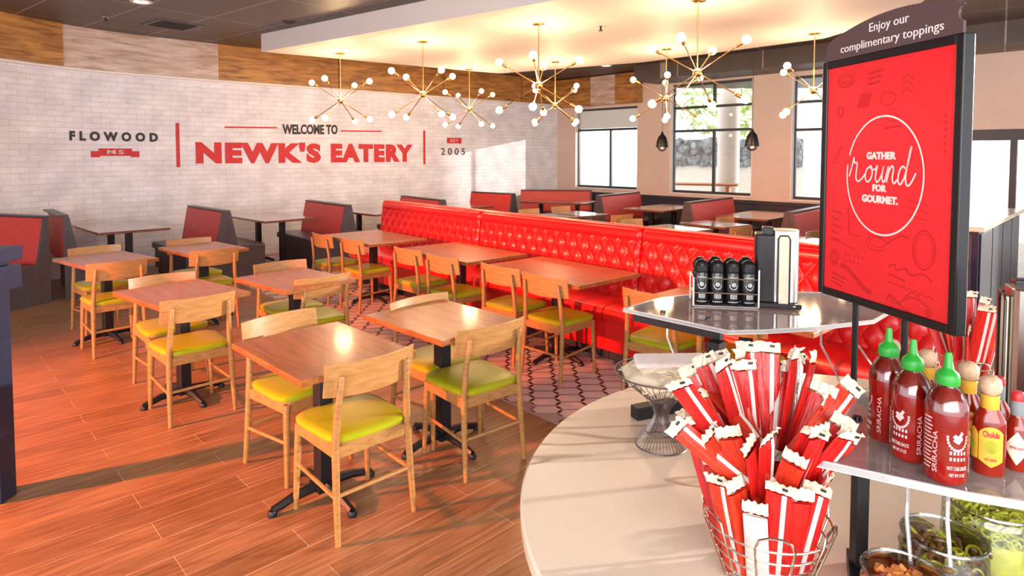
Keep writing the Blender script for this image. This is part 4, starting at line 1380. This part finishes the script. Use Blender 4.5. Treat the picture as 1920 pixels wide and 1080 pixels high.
def make_small():
    r = root('pepper_sauce_bottle', '', 'sauce bottle')
    MB().lathe([(0, .001), (.019, 0), (.0205, .003), (.0205, .078), (.018, .086), (.011, .098), (.009, .104), (.009, .128)], n=24).build('sauce', M['sauce'], r, smooth=True)
    MB().lathe([(.0102, .102), (.0108, .103), (.0108, .128), (.010, .130)], n=18).build('neck_band', M['hedge'], r, smooth=True)
    MB().lathe([(0, .130), (.0105, .130), (.0105, .143), (.008, .147), (0, .147)], n=18).build('cap', M['redcap'], r, smooth=True)
    m = MB(); q = .0210
    kk = 10; vs = []
    for i in range(kk + 1):
        u = 2 * i / kk - 1; a = u * .95; h = .030 * (1 - abs(u)) + .002
        vs += [(q * math.sin(a), -q * math.cos(a), .044 - h), (q * math.sin(a), -q * math.cos(a), .044 + h)]
    m.add(vs, [(2 * i, 2 * i + 2, 2 * i + 3, 2 * i + 1) for i in range(kk)])
    m.build('label', M['cream'], r)
    m = MB(); cyltext(m, 'PEPPER SAUCE', .0213, -.5, .5, .042, .047); m.build('label_print', M['wall_red'], r)
    return r
s0_ = make_small()
sb = [(.958, 1.165, 0, 'front red-capped pepper sauce bottle with cream label'), (.985, 1.245, 10, 'red-capped pepper sauce bottle behind the front one'), (1.03, 1.195, -20, 'red-capped pepper sauce bottle at the right edge')]
for i, (x, y, a, lab) in enumerate(sb):
    if i == 0: s0_.location = (x, y, SZ); s0_.rotation_euler = (0, 0, R(a - 35)); s0_['label'] = lab; s0_['group'] = 'red-capped pepper sauce bottles'
    else: dup(s0_, (x, y, SZ), R(a - 35), lab, 'red-capped pepper sauce bottles')

# ================================================================== PACKET BASKETS
def make_packet(wm, L_=.235, w=.047, t=.011):
    r = root('cutlery_packet', '', 'packet')
    m = MB()
    def sec(z, k):
        return [(w / 2 * math.cos(a) * (1 if abs(math.cos(a)) > .98 else 1), t / 2 * k * math.sin(a), z) for a in [2 * PI * i / 12 for i in range(12)]]
    zs = [0, .008, .03, .08, .14, L_ - .05, L_ - .03]
    ks = [.12, .3, 1, 1.2, 1.1, .9, .45]
    vs = []; 
    for z, k in zip(zs, ks): vs += sec(z, k)
    fs = []
    for i in range(len(zs) - 1):
        for j in range(12):
            j2 = (j + 1) % 12; fs.append((i * 12 + j, i * 12 + j2, (i + 1) * 12 + j2, (i + 1) * 12 + j))
    fs.append(tuple(range(12))[::-1])
    m.add(vs, fs).build('wrapper', wm, r, smooth=True)
    # white lengthwise stripe on the front
    m = MB(); vs = []
    for z, k in zip(zs, ks):
        y = -t / 2 * k * .97 - .0008
        vs += [(.005, y, z + .001), (.0135, y, z + .001)]
    m.add(vs, [(2 * i, 2 * i + 1, 2 * i + 3, 2 * i + 2) for i in range(len(zs) - 1)]).build('stripe', M['stripe'], r, smooth=True)
    # flared crimped end
    m = MB(); vs = []; n = 8
    for i in range(n + 1):
        x = -w / 2 - .002 + (w + .004) * i / n
        vs += [(x * .98, -.0015 + (.0012 if i % 2 else -.0012), L_ - .026), (x * .97, -.003 + (.002 if i % 3 else -.002), L_ - .014), (x * .96, -.007 + (.003 if i % 2 else -.002), L_ - .004 + random.uniform(-.002, .0025))]
    m.add(vs, [(3 * i + a, 3 * i + 3 + a, 3 * i + 4 + a, 3 * i + 1 + a) for i in range(n) for a in (0, 1)])
    so = m.build('seal', M['seal'], r)
    sd = so.modifiers.new('solid', 'SOLIDIFY'); sd.thickness = .0012
    MB().box((.010, -.0085, L_ - .012), (.010, .001, .005)).build('print_mark', M['dark_print'], so)
    return r
pk = [make_packet(M['wrap']), make_packet(M['wrap2'], .22, .045), make_packet(M['stripe'], .20, .044)]
pkused = [False] * 3
def packet(kind, base, az, tilt, roll, label, group):
    d = Vector((math.cos(az) * math.sin(tilt), math.sin(az) * math.sin(tilt), math.cos(tilt)))
    q = Vector((0, 0, 1)).rotation_difference(d)
    e = (q.to_matrix() @ Matrix.Rotation(roll, 3, 'Z')).to_euler()
    if not pkused[kind]:
        pkused[kind] = True; r = pk[kind]; r.location = base; r.rotation_euler = e; r['label'] = label; r['group'] = group
    else: dup(pk[kind], base, rot=e, label=label, group=group)
BX, BY = .515, 1.235
GA = 'red packets in the near wire basket'
random.seed(11)
pk.append(make_packet(M['wrap'], .255, .050)); pkused.append(False)
pk.append(make_packet(M['wrap2'], .20, .042)); pkused.append(False)
WORDS = ['red', 'orange red', 'white backed', 'long red', 'short orange red']
def side(a):
    a = math.degrees(a) % 360
    return 'right' if a < 60 or a >= 300 else 'back' if a < 120 else 'left' if a < 240 else 'front'
def put(kind, base, az, tilt, roll, where):
    packet(kind, base, az, tilt, roll, '%s packet %s, leaning %s' % (WORDS[kind], where, side(az)), GA)
IN = 'inside the near wire basket'; UP = 'fanned out above the near basket rim'; TOPP = 'at the top of the near packet pile'
for i in range(16):
    a = 2 * PI * i / 16 + .2
    rr = random.uniform(.045, .066)
    k = 2 if i in (3, 10) else random.choice((0, 1, 0, 3))
    put(k, (BX + rr * math.cos(a), BY + rr * math.sin(a), CT + .008 + random.uniform(0, .02)), a, R(random.uniform(12, 20)), random.uniform(-.9, .9) + (PI if random.random() < .3 else 0), IN)
for i in range(8):
    a = 2 * PI * i / 8
    put(random.choice((0, 1)), (BX + .025 * math.cos(a), BY + .025 * math.sin(a), CT + .012), a, R(random.uniform(4, 9)), random.uniform(-1, 1), IN)
for i in range(24):
    a = 2 * PI * i / 24 + random.uniform(-.14, .14)
    back = math.sin(a); lf_ = max(0, -math.cos(a))
    tl = R(random.uniform(19, 30) + 5 * lf_ + (3 if back < 0 else -2))
    put(random.choice((0, 1, 0, 3, 4)), (BX + .01 + .045 * math.cos(a), BY + .035 + .04 * math.sin(a), CT + .13 + random.uniform(0, .035) + .02 * back), a, tl, random.uniform(-.8, .8) + (PI if random.random() < .35 else 0), UP)
for i in range(14):
    a = R(5) + R(175) * i / 13
    put(random.choice((0, 1, 3)), (BX + .03 + .035 * math.cos(a), BY + .07 + .03 * math.sin(a), CT + .165 + random.uniform(0, .03)), a, R(random.uniform(6, 26)), random.uniform(-.9, .9) + (PI if random.random() < .3 else 0), TOPP)
for (x, y, z, a, tl, k) in ((.47, 1.20, CT + .20, R(170), R(52), 4), (.56, 1.23, CT + .24, R(20), R(50), 1), (.50, 1.26, CT + .27, R(120), R(60), 4), (.60, 1.33, CT + .23, R(60), R(48), 0), (.45, 1.24, CT + .24, R(200), R(38), 0)):
    put(k, (x, y, z), a, tl, random.uniform(-.6, .6), TOPP)

def wire_basket(x, y, z, label, rb=.078, rt=.122, h=.125):
    r = root('wire_basket', label, 'basket', (x, y, z))
    def ring(rad, zz, tr=.0022): 
        return MB().tube([(rad * math.cos(R(i * 10)), rad * math.sin(R(i * 10)), zz) for i in range(36)], tr, 6, closed=True)
    for i in range(5):
        u = i / 4; ring(rb + (rt - rb) * u, .006 + h * u * .92 + .002).build('ring', M['steel'], r, smooth=True)
    for k in range(6):
        a = R(60 * k + 15); w = R(16)
        pts = []
        for t, zz in ((-1, .002), (-1, h * .5), (-1, h), (-.8, h + .018), (-.3, h + .026), (.3, h + .026), (.8, h + .018), (1, h), (1, h * .5), (1, .002)):
            u = min(1.0, zz / h); rad = rb + (rt - rb) * u + .004
            pts.append((rad * math.cos(a + t * w), rad * math.sin(a + t * w), zz))
        MB().tube(pts, .0024, 6).build('upright', M['steel'], r, smooth=True)
    b_ = MB()
    for k in range(6):
        a = R(30 * k); b_.tube([(-rb * math.cos(a), -rb * math.sin(a), .004), (rb * math.cos(a), rb * math.sin(a), .004)], .002, 6)
    b_.build('bottom_wires', M['steel'], r)
    return r
wire_basket(BX, BY, CT, 'silver wire basket full of red packets on the marble counter')
wire_basket(1.62, 2.02, SZ - .05, 'wire basket of red packets right of the sign, partly hidden', .07, .10, .12).location = (1.625, 2.20, CT)
for i in range(14):
    a = 2 * PI * i / 14
    packet(i % 2, (1.625 + .045 * math.cos(a), 2.20 + .045 * math.sin(a), CT + (.05 if i % 3 == 0 else .13)), a, R(random.uniform(5, 20)), random.uniform(-1, 1), 'red cutlery packet in the far basket right of the sign', 'red packets in the far basket')

# hourglass wire basket with wrapped crackers
hx_, hy_ = .44, 1.81
r = root('hourglass_basket', 'hourglass shaped dark wire basket on the marble counter', 'basket', (hx_, hy_, CT))
HP = [(.075, .002), (.066, .018), (.045, .045), (.026, .072), (.020, .092), (.026, .112), (.050, .145), (.085, .175), (.115, .198), (.137, .218)]
nw = 44
for k in range(nw):
    a = 2 * PI * k / nw
    MB().tube([(q * math.cos(a), q * math.sin(a), z) for q, z in HP], .0011, 5, caps=False).build('wire', M['darkwire'], r, smooth=True)
for q, z, tr in ((.075, .003, .0022), (.047, .043, .0016), (.050, .145, .0016), (.137, .218, .0024)):
    MB().tube([(q * math.cos(R(i * 9)), q * math.sin(R(i * 9)), z) for i in range(40)], tr, 6, closed=True).build('ring', M['darkwire'], r, smooth=True)
def make_cracker():
    r = root('cracker_packet', '', 'packet')
    def fn(u, v, s):
        x = (u - .5) * .115; y = (v - .5) * .065
        h = .013 * (max(0, 1 - abs(2 * u - 1) ** 3) * max(0, 1 - abs(2 * v - 1) ** 3)) ** .6
        return (x, y, s * h)
    m = MB(); m.grid(lambda u, v: fn(u, v, 1), 12, 8); m.grid(lambda u, v: fn(u, v, -1), 12, 8)
    m.build('wrapper', M['cream'], r, smooth=True)
    e = MB()
    for sx in (-1, 1): e.box((sx * .060, 0, 0), (.009, .066, .0012))
    e.build('seal', M['seal'], r)
    return r
k0 = make_cracker(); random.seed(5)
n_ = 0
for lvl, (rad, zz, cnt) in enumerate(((.022, .180, 3), (.052, .197, 6), (.078, .214, 8), (.045, .230, 6))):
    for i in range(cnt):
        a = 2 * PI * i / cnt + lvl * .4
        loc = (hx_ + rad * math.cos(a), hy_ + rad * math.sin(a), CT + zz + random.uniform(-.002, .006)); e = Euler((R(random.uniform(-18, 18)), R(random.uniform(-14, 14)), a + R(90)))
        if n_ == 0: k0.location = loc; k0.rotation_euler = e; k0['label'] = 'cream wrapped cracker packet piled in the hourglass basket'; k0['group'] = 'cracker packets in the hourglass basket'
        else: dup(k0, loc, rot=e)
        n_ += 1
r = root('wrapped_bread', 'long white paper wrapped packet on top of the cracker pile', 'packet', (.455, 1.775, CT + .262), R(4), rot=Euler((R(25), 0, R(2))))
MB().box((0, 0, 0), (.205, .052, .018)).build('wrapper', M['stripe'], r, bevel=.007)
MB().box((.106, 0, 0), (.008, .056, .002)).build('seal', M['seal'], r)

# ================================================================== JARS
def jar(x, y, z, rad, h, label, fills, name='glass_jar', tilt=0.0):
    r = root(name, label, 'jar', (x, y, z), rot=Euler((R(tilt), 0, 0)))
    MB().lathe([(0, .002), (rad * .85, .001), (rad, .012), (rad * 1.03, h * .45), (rad, h - .02), (rad * .93, h - .008), (rad * .96, h)], n=36).build('glass', M['glass'], r, smooth=True)
    MB().tube([(rad * .97 * math.cos(R(i * 10)), rad * .97 * math.sin(R(i * 10)), h) for i in range(36)], .0035, 8, closed=True).build('rim', M['glass'], r, smooth=True)
    MB().lathe([(0, .004), (rad * .82, .004), (rad * .95, .014), (rad * .97, h * .55), (rad * .93, h * .68), (0, h * .72)], n=24).build('filling', fills[0], r, smooth=True)
    for nm, mm, cnt, sh in fills[1]:
        m = MB()
        for i in range(cnt):
            a = random.uniform(0, 2 * PI); q = rad * .86 * math.sqrt(random.random()); zz = h * .72 + random.uniform(-.004, .016)
            p = (q * math.cos(a), q * math.sin(a), zz)
            if sh == 'cube': m.box(p, (.013, .012, .011), m=Euler((random.random() * 3, random.random() * 3, random.random() * 3)).to_matrix())
            elif sh == 'ring':
                e = Euler((random.uniform(-.9, .9), random.uniform(-.9, .9), 0)).to_matrix(); rr = random.uniform(.008, .013)
                m.tube([tuple(Vector(p) + e @ Vector((rr * math.cos(R(t * 36)), rr * math.sin(R(t * 36)), 0))) for t in range(10)], .0028, 5, closed=True)
            elif sh == 'curl':
                e = Euler((random.uniform(-1, 1), random.uniform(-1, 1), random.uniform(0, 6))).to_matrix()
                m.tube([tuple(Vector(p) + e @ Vector((.014 * math.cos(R(t * 25)), .014 * math.sin(R(t * 25)), 0))) for t in range(6)], [.001, .004, .005, .005, .004, .001], 6)
        m.build(nm, mm, r, smooth=(sh != 'cube'), kind='stuff')
random.seed(3)
jar(.675, 1.045, CT, .066, .135, 'glass jar of golden croutons at the bottom edge', (M['crouton'], [('croutons', M['crouton'], 110, 'cube'), ('bacon_bits', M['chili'], 26, 'curl')]))
jar(.805, 1.135, CT, .070, .145, 'glass jar of dark olives and green peppers beside the croutons', (M['dark_olive'], [('olives', M['dark_olive'], 60, 'curl'), ('pepper_rings', M['olive'], 34, 'ring')]))
jar(.955, 1.215, CT, .082, .165, 'large glass jar of bright green pepper rings at lower right', (M['pepper'], [('pepper_rings', M['pepper'], 150, 'ring')]))
jar(.665, 1.415, CT, .045, .05, 'small glass dish behind the packet basket beside the black post', (M['cream'], [('crackers', M['cream'], 14, 'cube')]), 'glass_dish')
jar(1.09, 1.98, CT, .060, .08, 'glass bowl of green peppers behind the sign post', (M['pepper'], [('pepper_rings', M['pepper'], 60, 'ring')]), 'glass_bowl')
jar(.955, 2.06, CT, .050, .06, 'cream filled glass dish left of the sign post', (M['cream'], [('crackers', M['cream'], 30, 'cube')]), 'glass_dish')
